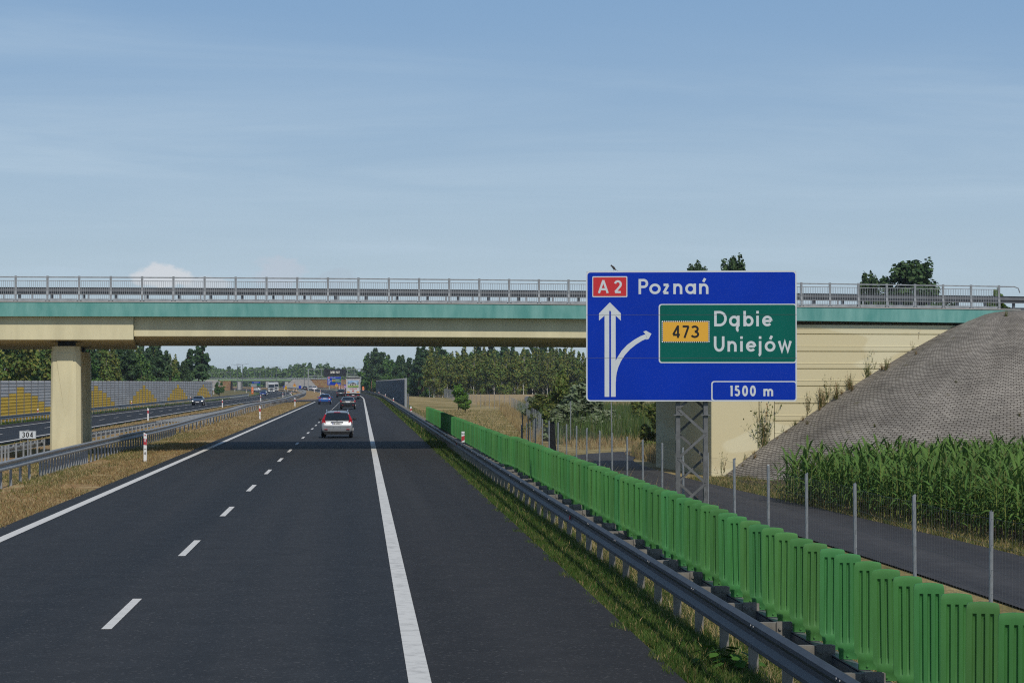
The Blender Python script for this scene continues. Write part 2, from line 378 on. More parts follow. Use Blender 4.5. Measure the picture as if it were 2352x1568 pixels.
# ------------------------------------------------------------------ materials of built things
M['galv'] = mat('galvanised_steel', (.27, .29, .31), .6, .05, var=.22, scale=5, spec=.5, detail=6)
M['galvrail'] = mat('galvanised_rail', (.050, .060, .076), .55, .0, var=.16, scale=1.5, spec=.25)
M['galvdark'] = mat('weathered_galvanised', (.17, .18, .195), .5, .45, var=.15, scale=2, spec=.5)
M['steelbrown'] = mat('dusty_steel', (.23, .215, .19), .7, .2, var=.2, scale=6)
M['cream'] = mat('cream_concrete_paint', (.67, .61, .40), .8, var=.09, scale=.9, bump=.12, bscale=25, spec=.2, detail=9, stretch=(1.6, 1.6, .35))
M['creamwall'] = mat('cream_wall_paint', (.69, .63, .43), .8, col2=(.63, .555, .35), scale=.22, spec=.2, lo=.47, hi=.50, detail=1, stretch=(1, 1, 3), bump=.1, bscale=25)
M['soffit'] = mat('soffit_concrete', (.34, .29, .18), .85, var=.12, scale=.4)
M['teal'] = mat('teal_paint', (.095, .295, .27), .7, col2=(.20, .42, .385), scale=1.1, stretch=(1.5, 1.5, .35), detail=9, spec=.25)
M['concrete'] = mat('concrete', (.42, .41, .385), .85, var=.12, scale=.8, bump=.2)
M['groove'] = mat('groove', (.20, .18, .12), .9)
M['white'] = mat('white_paint', (.76, .77, .77), .5, var=.04, scale=2)
M['red'] = mat('red_paint', (.50, .025, .03), .5)
M['mast'] = mat('mast_steel', (.135, .14, .145), .6, .1, var=.2, scale=6)
M['black'] = mat('black_paint', (.012, .012, .013), .5)
M['rubber'] = mat('rubber', (.012, .012, .012), .85)
M['blue'] = mat('sign_blue', (.002, .034, .40), .6, var=.06, scale=.8, spec=.12)
M['sgreen'] = mat('sign_green', (.002, .115, .09), .6, var=.06, scale=.8, spec=.12)
M['swhite'] = mat('sign_white', (.60, .64, .67), .55, var=.03, scale=2, spec=.2)
M['sred'] = mat('sign_red', (.56, .025, .03), .42, spec=.45)
M['syellow'] = mat('sign_yellow', (.75, .40, .035), .45, spec=.45)
M['yellowcol'] = mat('sign_bright_yellow', (.80, .48, .02), .5)
M['blade'] = mat('green_blade_plastic', (.056, .200, .050), .55, rnd=.16, var=.16, scale=1.2, spec=.35, detail=5, stretch=(4, 4, .8))
M['fencewire'] = mat('wire', (.13, .135, .14), .6, .3)
M['post'] = mat('galvanised_post', (.25, .27, .29), .55, .2, var=.14, scale=9)

# ------------------------------------------------------------------ the overpass
BETA = math.radians(4.9)
E1 = Vector((math.cos(BETA), math.sin(BETA), 0)); E2 = Vector((-math.sin(BETA), math.cos(BETA), 0)); B0 = Vector((0, 100.6, 0)); BU = 1.059          # metres per drawing unit of the bridge
def ztop(t): return 6.51 - 1.5e-4 * (t + 2) ** 2
def B(t, d, z): return B0 + E1 * (t * BU) + E2 * (d * BU) + Vector((0, 0, z * BU - .186))
XF = -.020                                 # crossfall of the deck away from us
def bloft(mb, t0, t1, d0, d1, zlo, zhi, mi=0, step=2.5):
    """solid along the bridge: zlo, zhi relative to the top of the edge beam"""
    n = max(1, int(abs(t1 - t0) / step)); secs = []
    for i in range(n + 1):
        t = t0 + (t1 - t0) * i / n; zt = ztop(t)
        secs.append([B(t, d0, zt + zlo + XF * d0), B(t, d1, zt + zlo + XF * d1), B(t, d1, zt + zhi + XF * d1), B(t, d0, zt + zhi + XF * d0)])
    mb.sweep(secs, mi); return mb
TL, TR, BW = -52.0, 29.4, 12.0
def make_bridge():
    br = thing('overpass', 'cream concrete road overpass with teal edge beam spanning the motorway', 'bridge', (0, 100.6, 0))
    P = lambda mb, name, m, par=br, **k: mb.build(name, m, par, **k)
    P(bloft(MB(), TL, TR, .55, BW - .55, -.42, -.03), 'deck', M['concrete'])
    fb = bloft(MB(), TL, TR, 0, .55, -.615, -.02); P(fb, 'edge_beam', M['teal'])
    P(bloft(MB(), TL, TR, BW - .55, BW, -.615, -.02), 'edge_beam', M['teal'])
    P(bloft(MB(), TL, TR, -.03, .8, -.02, .02), 'coping', M['concrete'])
    # main girder, and the deeper slab above the pier
    for ga, gb in ((-9.5, 15.4), (TL, -27)): P(bloft(MB(), ga, gb, .49, 11.5, -1.435, -.42), 'girder', M['cream'], bevel=.03)
    g = bloft(MB(), -26.99, -9.51, .30, 11.7, -1.585, -.42); P(g, 'pier_head', M['cream'], bevel=.03)
    # piers: chamfered columns with a shallow raised triangle on the face
    for k, (d, tx) in enumerate(((1.1, -12.33), (8.2, -12.18))):
        pier = MB(); zt = 4.66 - .16 * k
        def ring(z, w):
            a, b, c, e = w, 1.05, .20, .08
            return [B(tx + x, d + y, z) for x, y in ((-a + e, 0), (a - c, 0), (a, c), (a, 2 * b - c), (a - c, 2 * b), (-a + e, 2 * b), (-a, 2 * b - e), (-a, e))]
        pier.sweep([ring(-1.2, .66), ring(zt - .22, .605), ring(zt - .2, .57), ring(zt, .57)])
        col = P(pier, 'pier', M['cream'], bevel=.06)
        tri = MB(); y0 = -.03
        f = lambda x, z, o: B(tx + x, d + o, z)
        tri.slab([f(-.42, zt - .3, y0), f(-.03, 1.75, y0 + .025), f(.03, 1.75, y0 + .025), f(.34, zt - .3, y0)], .05); P(tri, 'raised_panel', M['cream'], col)
        bb = MB()
        zs = ztop(tx) - 1.585 + XF * (d + 1)
        bb.box(B(tx, d + 1.0, (zt + zs) / 2), (.75, 1.2, max(.05, zs - zt + .02)), rz=BETA); P(bb, 'bearing', M['black'], col)
    # right abutment: side wall facing the motorway, plain pilaster, grooved wing wall
    w = MB()
    secs = [[B(15.35, .31, z), B(17.5, .31, z), B(17.5, 11.5, z), B(15.35, 11.5, z)] for z in (-2.2, 5.62)]
    w.sweep(secs); P(w, 'abutment', M['creamwall'], bevel=.05)
    w = MB(); p = [(.28, -2.2)]
    z0 = -1.62; h = .76
    for i in range(10):
        z = z0 + i * h
        p += [(.28, z), (.335, z + .012), (.335, z + .045), (.28, z + .058), (.275, z + .25), (.262, z + .258), (.262, z + .278), (.28, z + .29)]
    p += [(.28, 5.66), (.9, 5.66), (.9, -2.2)]
    secs = [[B(t, d, z) for d, z in p] for t in (18.2, 24, 30, 38)]
    w.sweep(secs); P(w, 'wing_wall', M['creamwall'])
    w = MB(); w.sweep([[B(t, d, z) for d, z in ((.305, -2.2), (.9, -2.2), (.9, 5.66), (.305, 5.66))] for t in (17.52, 18.18)]); P(w, 'wing_wall', M['creamwall'])
    w = MB(); w.sweep([[B(TL - .5, .6, z), B(TL + 1.5, .6, z), B(TL + 1.5, 12.4, z), B(TL - .5, 12.4, z)] for z in (-2, 5.5)]); P(w, 'abutment', M['creamwall'])
    # near railing
    rail = MB()
    T0 = -14.35; ks = [k for k in range(-28, 34)]
    tt = [T0 + 1.298 * k for k in ks]
    secs = []
    for t in np.arange(tt[0], tt[-1] + 1.2, 1.2): secs.append([B(t, .22 + a, ztop(t) + b) for a, b in ((-.035, 1.0), (.035, 1.0), (.035, 1.05), (-.035, 1.05))])
    rail.sweep(secs)
    t = tt[-1]
    rail.tube([B(t, .22, ztop(t) + 1.025), B(t + .72, .22, ztop(t) + 1.02), B(t + .9, .22, ztop(t) + .96), B(t + .98, .22, ztop(t) + .75)], .028, 8)
    ro = P(rail, 'railing', M['galv'])
    pm = MB(); z = ztop(tt[0])
    o = B(tt[0], .2, z)
    Mz = Matrix.Rotation(BETA, 3, 'Z')
    pm.sweep([[o + Mz @ Vector((a * .05, b + y, zz * BU)) for a, b in ((-1, -.03), (1, -.03), (1, .03), (-1, .03))] for y, zz in ((-.02, .02), (-.02, .3), (.02, .45), (.02, 1.08))])
    post0 = pm.build('post', M['galv'], ro); pv = []
    im = MB(); tm = tt[0] + .65; zz = (ztop(tt[0]) + ztop(tt[1])) / 2
    def ib(t0, t1, za, zb, w=.014, d=.22): im.box(B((t0 + t1) / 2, d, zz + (za + zb) / 2), (max(w, t1 - t0) * BU, w, (zb - za) * BU), rz=BETA)
    ib(tt[0] + .06, tt[1] - .06, .855, .885, .02)
    for i in range(15):
        q = tt[0] + .1 + i * (1.298 - .2) / 14; ib(q - .007, q + .007, .12, .86)
    inf0 = im.build('infill_bars', M['galv'], ro)
    km = MB(); a = tt[0] + .07; b = tt[1] - .07
    km.slab([B(a + .05, .18, zz + .02), B(b - .05, .18, zz + .02), B(b, .18, zz + .06), B(b, .18, zz + .12), B(a, .18, zz + .12), B(a, .18, zz + .06)], .02)
    kick0 = km.build('kick_plate', M['galv'], ro)
    for k in range(1, len(tt)):
        d = E1 * ((tt[k] - tt[0]) * BU); d.z = (ztop(tt[k]) - ztop(tt[0])) * BU
        c = post0.copy(); COL.objects.link(c); c.location = post0.location + d
        if k < len(tt) - 1:
            for src in (inf0, kick0):
                c = src.copy(); COL.objects.link(c); c.location = src.location + d
    # guardrail on the deck, seen through the railing, and its counterpart on the far side
    for dd, nm in ((1.25, 0), (BW - 1.4, 1)):
        g = MB(); secs = []
        for t in np.arange(TL, 52, 2.0):
            zt = ztop(min(t, 30)) + XF * dd
            pr = [(-.0, .36), (.05, .40), (.05, .44), (-.02, .49), (-.02, .54), (.05, .585), (.05, .63), (0, .67), (.02, .67), (.09, .63), (.09, .36)]
            secs.append([B(t, dd + a, zt + b) for a, b in pr])
        g.sweep(secs); go = P(g, 'guardrail', M['galvdark'])
        for i in range(78):
            t = TL + .5 + i * 1.33
            if nm and i % 2: continue
            p = MB(); p.box(B(t, dd + .16, ztop(min(t, 30)) + .3 + XF * dd), (.12, .10, .66), rz=BETA); P(p, 'post', M['galvdark'], go)
    g = bloft(MB(), TL, 29.4, BW - .3, BW - .24, 1.0, 1.05); fr = P(g, 'railing', M['galv'])
    g = MB()
    for k in range(-28, 34):
        t = T0 + 1.298 * k; g.box(B(t, BW - .27, ztop(t) + .5 + XF * BW), (.08, .05, 1.05), rz=BETA)
        g.box(B(t + .65, BW - .27, ztop(t) + .1 + XF * BW), (1.15, .02, .08), rz=BETA)
    P(g, 'posts_and_plates', M['galv'], fr)
    return br
make_bridge()

# paved cone and embankment at the right end of the bridge
def brick_mat(name, c1, c2, mortar, sx, sy):
    m = bpy.data.materials.new(name); m.use_nodes = True; nt = m.node_tree; b = nt.nodes['Principled BSDF']; N = nt.nodes.new; L = nt.links.new
    uv = N('ShaderNodeUVMap'); uv.uv_map = 'UVMap'
    ns = N('ShaderNodeTexNoise'); L(uv.outputs[0], ns.inputs['Vector']); ns.inputs['Scale'].default_value = 1.2; ns.inputs['Detail'].default_value = 3
    sc = N('ShaderNodeVectorMath'); sc.operation = 'SCALE'; L(ns.outputs['Color'], sc.inputs[0]); sc.inputs['Scale'].default_value = .10
    ad = N('ShaderNodeVectorMath'); ad.operation = 'ADD'; L(uv.outputs[0], ad.inputs[0]); L(sc.outputs[0], ad.inputs[1])
    br = N('ShaderNodeTexBrick'); L(ad.outputs[0], br.inputs['Vector']); br.inputs['Scale'].default_value = 1.
    br.inputs['Brick Width'].default_value = sx; br.inputs['Row Height'].default_value = sy; br.inputs['Mortar Size'].default_value = sy * .16; br.inputs['Mortar Smooth'].default_value = .2
    br.inputs['Color1'].default_value = c1 + (1,); br.inputs['Color2'].default_value = c2 + (1,); br.inputs['Mortar'].default_value = mortar + (1,); br.inputs['Bias'].default_value = -.1
    n = N('ShaderNodeTexNoise'); L(uv.outputs[0], n.inputs['Vector']); n.inputs['Scale'].default_value = .45; n.inputs['Detail'].default_value = 7; n.inputs['Roughness'].default_value = .65
    mr = N('ShaderNodeMapRange'); L(n.outputs[0], mr.inputs[0]); mr.inputs[1].default_value = .32; mr.inputs[2].default_value = .68; mr.inputs[3].default_value = .66; mr.inputs[4].default_value = 1.22
    mx = N('ShaderNodeMix'); mx.data_type = 'RGBA'; mx.blend_type = 'MULTIPLY'; mx.inputs[0].default_value = 1; L(br.outputs['Color'], mx.inputs[6]); L(mr.outputs[0], mx.inputs[7])
    mo = N('ShaderNodeTexNoise'); L(uv.outputs[0], mo.inputs['Vector']); mo.inputs['Scale'].default_value = 1.6; mo.inputs['Detail'].default_value = 6
    mm = N('ShaderNodeMapRange'); L(mo.outputs[0], mm.inputs[0]); mm.inputs[1].default_value = .66; mm.inputs[2].default_value = .74; mm.inputs[4].default_value = .7
    m2 = N('ShaderNodeMix'); m2.data_type = 'RGBA'; L(mm.outputs[0], m2.inputs[0]); L(mx.outputs[2], m2.inputs[6]); m2.inputs[7].default_value = (.12, .11, .05, 1)
    L(m2.outputs[2], b.inputs['Base Color']); b.inputs['Roughness'].default_value = .9; b.inputs['Specular IOR Level'].default_value = .15
    bp = N('ShaderNodeBump'); bp.inputs['Strength'].default_value = .5; bp.inputs['Distance'].default_value = .015; L(br.outputs['Fac'], bp.inputs['Height']); bp.invert = True; L(bp.outputs[0], b.inputs['Normal'])
    return m
M['slope'] = brick_mat('concrete_paving_blocks', (.243, .221, .194), (.325, .298, .260), (.088, .077, .065), .235, .128)
CT = 28.55
def slope_pt(th, q):
    """th: direction in the bridge frame (180 = along the wall), q: 0 crest .. 1 toe"""
    rr = .25 + q * 14.2
    z = float(np.interp(rr, [.25, .9, 1.6, 2.55, 5, 7.4, 9.4, 11.4, 13.5, 15], [6.36, 6.30, 6.18, 5.80, 4.48, 3.09, 1.83, .50, -1.07, -2.3]))
    a = math.radians(th)
    return B(CT + .75 + rr * math.cos(a), .65 + rr * math.sin(a), z), rr
def make_slope():
    mb = MB(); uv = []; n = 56; k = 40; vs = []
    for i in range(n + 1):
        th = 172 + (286 - 172) * i / n
        for j in range(k + 1):
            p, rr = slope_pt(th, j / k); wob = .05 * math.sin(i * .7 + j * .31) * (j / k)
            vs.append(p + Vector((0, 0, wob))); uv.append((math.radians(th) * 8.0 * (1 if 1 else rr), rr * 1.2))
    mb.add(vs, [(i * (k + 1) + j, (i + 1) * (k + 1) + j, (i + 1) * (k + 1) + j + 1, i * (k + 1) + j + 1) for i in range(n) for j in range(k)])
    mb.uv = uv
    o = mb.build('paved_embankment', M['slope'], smooth=True); tag(o, kind='structure')
    # the grassed embankment carrying the side road away to the right, behind and beside the cone
    mb = MB(); vs = []
    for i in range(12):
        th = 286 - 16 * min(1, i / 3) ; l = max(0, i - 3) * 8
        for j in range(9):
            q = j / 8; a = math.radians(th); rr = .2 + q * 13.0
            vs.append(B(CT + .78 + l + rr * math.cos(a) + (0 if i else -.0), .85 + rr * math.sin(a), ztop(CT) - .1 - (rr - .2) / 1.68 + .1 * math.sin(i * 2.3 + j * 1.7) * (0 < j < 8)))
    mb.add(vs, [(i * 9 + j, (i + 1) * 9 + j, (i + 1) * 9 + j + 1, i * 9 + j + 1) for i in range(11) for j in range(8)])
    vs = []
    for i in range(9):
        t = CT + .2 + i * 10
        for d, z in ((.8, -.05), (6.5, -.02), (12.5, -.15), (25, -8)): vs.append(B(t, d, ztop(CT) + z))
    mb.add(vs, [(i * 4 + j, (i + 1) * 4 + j, (i + 1) * 4 + j + 1, i * 4 + j + 1) for i in range(8) for j in range(3)], 0)
    o = mb.build('embankment', M['soilgrass'], smooth=True); tag(o, kind='structure')
M['soilgrass'] = ground_mat('soil_and_dry_grass', [(.3, (.13, .07, .035)), (.5, (.20, .11, .05)), (.65, (.24, .18, .075)), (.8, (.12, .11, .035))], scale=.5)
make_slope()

# ------------------------------------------------------------------ lettering: strokes of even width
def arc(cx, cy, rx, ry, a0, a1, n=12): return [(cx + rx * math.cos(math.radians(a0 + (a1 - a0) * i / n)), cy + ry * math.sin(math.radians(a0 + (a1 - a0) * i / n))) for i in range(n + 1)]
# glyphs in centre-line units: x 0..1 over the glyph's own width, y in cap heights; h is half a stroke
h = .08; XH = .69
def ell(cy=.345, ry=.345 - h, rx=.5, cx=.5): return arc(cx, cy, rx, ry, 0, 360, 28)
GL = {
 'P': (.55, [[(0, 0), (0, 1)], [(0, 1 - h), (.55, 1 - h)] + arc(.55, .70, .45, .22, 90, -90) + [(0, .48)]]),
 'R': (.6, [[(0, 0), (0, 1)], [(0, 1 - h), (.55, 1 - h)] + arc(.55, .72, .45, .20, 90, -90) + [(0, .52)], [(.45, .5), (1, 0)]]),
 'D': (.73, [[(0, 0), (0, 1)], [(0, 1 - h), (.4, 1 - h)] + arc(.4, .5, .6, .42, 90, -90, 18) + [(0, h)]]),
 'U': (.70, [[(0, 1), (0, .42)] + arc(.5, .42, .5, .34, 180, 360, 16) + [(1, 1)]]),
 'A': (.70, [[(0, 0), (.5, 1)], [(.5, 1), (1, 0)], [(.2, .3), (.8, .3)]]),
 'Z': (.6, [[(0, 1 - h), (1, 1 - h)], [(.97, 1 - h), (.03, h)], [(0, h), (1, h)]]),
 'N': (.65, [[(0, 0), (0, 1)], [(0, .97), (1, .03)], [(1, 0), (1, 1)]]),
 'I': (.16, [[(.5, 0), (.5, 1)]]),
 'J': (.42, [[(1, 1), (1, .3)] + arc(.5, .3, .5, .22, 0, -160, 12)]),
 'S': (.58, [arc(.5, .72, .46, .20, 30, 270, 16) + arc(.5, .29, .5, .21, 90, -150, 16)]),
 'Y': (.66, [[(0, 1), (.5, .48)], [(1, 1), (.5, .48)], [(.5, .5), (.5, 0)]]),
 'K': (.6, [[(0, 0), (0, 1)], [(1, 1), (.05, .45)], [(.3, .6), (1, 0)]]),
 'o': (.74, [ell()]),
 'ó': (.70, [ell(), [(.5, .80), (.72, 1.03)]]),
 'z': (.48, [[(0, XH - h), (1, XH - h)], [(.97, XH - h), (.03, h)], [(0, h), (1, h)]]),
 'n': (.58, [[(0, 0), (0, XH)], [(0, .36)] + arc(.5, .38, .5, XH - h - .38, 180, 0) + [(1, 0)]]),
 'ń': (.60, [[(0, 0), (0, XH)], [(0, .36)] + arc(.5, .38, .5, XH - h - .38, 180, 0) + [(1, 0)], [(.42, .80), (.70, 1.03)]]),
 'm': (.92, [[(0, 0), (0, XH)], [(0, .40)] + arc(.25, .42, .25, XH - h - .42, 180, 0) + [(.5, 0)], [(.5, .40)] + arc(.75, .42, .25, XH - h - .42, 180, 0) + [(1, 0)]]),
 'a': (.70, [ell(rx=.48, cx=.48), [(1, 0), (1, XH)]]),
 'ą': (.70, [ell(rx=.48, cx=.48), [(1, 0), (1, XH)], arc(1.02, -.14, .18, .15, 100, 270, 8)]),
 'b': (.70, [ell(rx=.48, cx=.52), [(0, 0), (0, 1)]]),
 'd': (.70, [ell(rx=.48, cx=.48), [(1, 0), (1, 1)]]),
 'i': (.17, [[(.5, 0), (.5, XH)], [(.5, .83), (.5, 1)]]),
 'j': (.34, [[(.8, XH), (.8, -.1)] + arc(.1, -.1, .7, .14, 0, -75, 8), [(.8, .83), (.8, 1)]]),
 'e': (.68, [[(.04, .345), (.99, .345)], arc(.5, .345, .5, .345 - h, 0, 318, 24)]),
 'w': (.92, [[(0, XH), (.25, .03), (.5, XH - .04), (.75, .03), (1, XH)]]),
 '0': (.56, [arc(.5, .5, .5, .42, 0, 360, 28)]),
 '1': (.28, [[(0, .84), (.75, .95)], [(.9, 0), (.9, 1)]]),
 '2': (.56, [arc(.5, .68, .5, .24, 165, -35, 16) + [(.03, h)], [(0, h), (1, h)]]),
 '3': (.56, [arc(.46, .72, .46, .20, 150, -90, 14), arc(.46, .29, .52, .21, 90, -155, 16)]),
 '4': (.62, [[(.72, 1), (.72, 0)], [(.72, .97), (.02, .27)], [(0, .25), (1, .25)]]),
 '5': (.52, [[(.95, 1 - h), (.12, 1 - h)], [(.14, 1), (.05, .52)], [(.05, .56)] + arc(.42, .34, .55, .26, 115, -150, 16)]),
 '6': (.56, [arc(.5, .32, .48, .24, 0, 360, 24), [(.03, .36)] + arc(.62, .40, .6, .52, 170, 95, 8)]),
 '7': (.58, [[(0, 1 - h), (1, 1 - h)], [(.95, 1 - h), (.3, 0)]]),
 '9': (.56, [arc(.5, .68, .48, .24, 0, 360, 24), [(.97, .64)] + arc(.38, .60, .6, .52, -10, -85, 8)]),
 '.': (.16, [[(.5, 0), (.5, .16)]]), '-': (.4, [[(0, .4), (1, .4)]]),
}
def strokes(mb, pts, w, place, off, mi=0):
    P = []
    for a, b in pts:
        if not P or (Vector((a, b)) - P[-1]).length > 1e-4 * w: P.append(Vector((a, b)))
    n = len(P); closed = (P[0] - P[-1]).length < 1e-5
    Lf = []; Rt = []
    for i in range(n):
        a = P[i - 1] if i else (P[-2] if closed else None); c = P[i + 1] if i < n - 1 else (P[1] if closed else None)
        d1 = (P[i] - a).normalized() if a is not None else None; d2 = (c - P[i]).normalized() if c is not None else None
        if d1 is None: d1 = d2
        if d2 is None: d2 = d1
        n1 = Vector((-d1.y, d1.x)); n2 = Vector((-d2.y, d2.x)); m = n1 + n2
        if m.length < .2: m = n1
        m.normalize(); k = w / 2 / max(.45, m.dot(n1)); Lf.append(P[i] + m * k); Rt.append(P[i] - m * k)
    vs = [place(q.x, q.y, off) for i in range(n) for q in (Lf[i], Rt[i])]
    mb.add(vs, [(2 * i, 2 * i + 1, 2 * i + 3, 2 * i + 2) for i in range(n - 1)], mi)
def letter(mb, ch, x0, x1, base, cap, place, off=.003, sw=.16, eps=.0007, mi=0, slant=0.):
    w = sw * cap; g = GL[ch][1]
    if ch in 'iI1j.': pass
    for k, st in enumerate(g):
        pts = []
        for a, b in st:
            y = b * cap; X = x0 + w / 2 + a * (x1 - x0 - w); pts.append((X + slant * y, base + y))
        strokes(mb, pts, w, place, off + k * eps, mi)
def text(mb, s, x, base, cap, place, off=.003, sw=.16, gap=.14, eps=.0007, mi=0, sx=1., center=False, slant=0.):
    wd = lambda c: .35 if c == ' ' else GL[c][0]
    tot = sum((wd(c) + gap) * sx * cap for c in s) - gap * sx * cap
    if center: x -= tot / 2
    for c in s:
        if c != ' ': letter(mb, c, x, x + wd(c) * sx * cap, base, cap, place, off, sw, eps, mi, slant)
        x += (wd(c) + gap) * sx * cap
    return tot
def rrect(x0, y0, x1, y1, r, n=6):
    p = []
    for cx, cy, a in ((x1 - r, y1 - r, 0), (x0 + r, y1 - r, 90), (x0 + r, y0 + r, 180), (x1 - r, y0 + r, 270)):
        p += [(cx + r * math.cos(math.radians(a + 90 * i / n)), cy + r * math.sin(math.radians(a + 90 * i / n))) for i in range(n + 1)]
    return p

def direction_sign(name, label, origin, ang, U, dist, simple=False, last='1500 m', post_z=-.8, thick=.05):
    """U: metres per unit; the face is drawn on a 1893 x 1177 grid, y down"""
    X = Vector((math.cos(ang), math.sin(ang), 0)); Nn = Vector((math.sin(ang), -math.cos(ang), 0)); O = Vector(origin)
    def pl(x, y, o): return O + X * ((x - 1038) * U) + Vector((0, 0, (773 - y) * U)) + Nn * o
    sg = thing(name, label, 'road sign', O)
    ly = .002 if not simple else .03
    def plate(nm, pts, off, m, par, t=None):
        mb = MB(); mb.slab([pl(x, y, off) for x, y in pts[::-1]], t if t else ly * .8); return mb.build(nm, m, par)
    panel = plate('panel', rrect(92, 185, 1985, 1362, 34), 0, [M['swhite']], sg, thick)
    if not simple:
        fr = MB(); fr.box(pl(1038, 773, -.06), (1885 * U, .05, 1165 * U), rz=ang); fr.build('panel_frame', M['galv'], sg)
    k = ly
    plate('blue_field', rrect(104, 199, 1973, 1350, 26), k, M['blue'], panel)
    plate('green_field_border', rrect(746, 484, 1984, 1017, 26), 2 * k, M['swhite'], panel)
    plate('green_field', rrect(758, 493, 1974, 1006, 20), 3 * k, M['sgreen'], panel)
    plate('distance_border', rrect(1218, 1178, 1984, 1361, 26), 2 * k, M['swhite'], panel)
    plate('distance_field', rrect(1230, 1188, 1974, 1348, 20), 3 * k, M['blue'], panel)
    plate('number_border', rrect(148, 233, 464, 422, 10), 2 * k, M['swhite'], panel)
    plate('motorway_number_field', rrect(156, 243, 455, 412, 6), 3 * k, M['sred'], panel)
    plate('number_border', rrect(773, 635, 1204, 832, 12), 4 * k, M['swhite'], panel)
    plate('road_number_field', rrect(785, 646, 1192, 822, 4), 5 * k, M['syellow'], panel)
    # straight double arrow and the branching arrow
    mb = MB()
    A = [(306, 468), (405, 568), (405, 633), (358, 588), (358, 1320), (316, 1320), (316, 552), (306, 540), (300, 552), (300, 1320), (258, 1320), (258, 588), (208, 633), (208, 568)]
    mb.add([pl(x, y, 2 * k) for x, y in A], [tuple(range(len(A)))])
    outer = [(360, 1190)] + [(360 + 255 * (1 - math.cos(math.radians(a))) * 1.05, 1190 - 395 * math.sin(math.radians(a))) for a in np.linspace(4, 90, 14)]
    outer = [(360, 1190), (361, 1150), (367, 1105), (381, 1055), (405, 1000), (440, 945), (487, 893), (540, 850), (595, 815), (640, 795)]
    inner = [(630, 757), (585, 772), (525, 805), (462, 850), (410, 905), (375, 960), (358, 995)]
    strip = [(358, 995), (359, 1095), (360, 1190)]
    out2 = [(360, 1189), (361, 1150), (367, 1105), (381, 1055), (405, 1000), (440, 945), (487, 893), (540, 850), (595, 815), (642, 795)]
    in2 = [(358, 1188), (358, 1120), (358, 1060), (358, 995), (376, 962), (410, 908), (462, 852), (525, 806), (585, 772), (626, 757)]
    mb.add([pl(x, y, 2 * k + .0006) for q in zip(out2, in2) for x, y in q], [(2 * i, 2 * i + 1, 2 * i + 3, 2 * i + 2) for i in range(9)])
    mb.add([pl(x, y, 2 * k + .0013) for x, y in ((607, 733), (632, 724), (681, 752), (655, 799), (630, 806), (643, 792), (627, 757))], [tuple(range(7))])
    mb.build('arrow', M['swhite'], panel, recalc=True)
    plc = lambda x, y, o: pl(x, -y, o)
    tx = MB(); e = .0006 if not simple else .01
    def word(items, base, cap, off, m, nm='lettering'):
        mb = MB()
        for ch, x0, x1 in items: letter(mb, ch, x0, x1, -base, cap, plc, off, .165, e)
        mb.build(nm, m, panel, recalc=True)
    word([('A', 198, 296), ('2', 343, 414)], 385, 116, 4 * k, M['swhite'])
    word([('P', 565, 652), ('o', 662, 764), ('z', 779, 845), ('n', 878, 959), ('a', 985, 1082), ('ń', 1110, 1194)], 395, 137, 2 * k, M['swhite'])
    word([('D', 1245, 1358), ('ą', 1378, 1473), ('b', 1507, 1598), ('i', 1622, 1646), ('e', 1675, 1768)], 686, 138, 4 * k, M['swhite'])
    word([('U', 1242, 1337), ('n', 1364, 1446), ('i', 1477, 1502), ('e', 1530, 1622), ('j', 1625, 1673), ('ó', 1698, 1794), ('w', 1815, 1941)], 914, 138, 4 * k, M['swhite'])
    word([('4', 866, 946), ('7', 952, 1026), ('3', 1034, 1111)], 790, 112, 6 * k, M['black'])
    mb = MB()
    if not simple: text(mb, last, 1384, -1314, 95, plc, 4 * k, .19, .18, e)
    else: text(mb, last, 1500, -1314, 95, plc, 4 * k, .19, .18, e)
    mb.build('lettering', M['swhite'], panel)
    mb = MB()                                            # black and white dashed edge of the road number
    for i in range(22):
        x = 786 + i * 19.0
        for y in (640.5, 827): mb.slab([pl(x + a, y + b, 5.3 * k) for a, b in ((0, -5), (0, 5), (9.5, 5), (9.5, -5))], ly * .2)
    for i in range(9):
        y = 652 + i * 19.0
        for x in (779, 1198): mb.slab([pl(x + a, y + b, 5.3 * k) for a, b in ((-5, 0), (-5, 9.5), (5, 9.5), (5, 0))], ly * .2)
    mb.build('dashed_edge', M['black'], panel)
    if not simple:
        mb = MB()
        for y in (580, 969): mb.slab([pl(92, y, 6.4 * k), pl(92, y + 1.6, 6.4 * k), pl(1985, y + 1.6, 6.4 * k), pl(1985, y, 6.4 * k)], .0004)
        mb.build('panel_joint', M['galvdark'], panel)
    return sg, pl, X, Nn
SANG = math.radians(-6.8)
SO = at(1587.5, 771.5, 53.0)
sign, spl, SX, SN = direction_sign('motorway_sign', 'large blue direction sign reading Poznań and 1500 m on a lattice post', SO, SANG, .002655, 53)
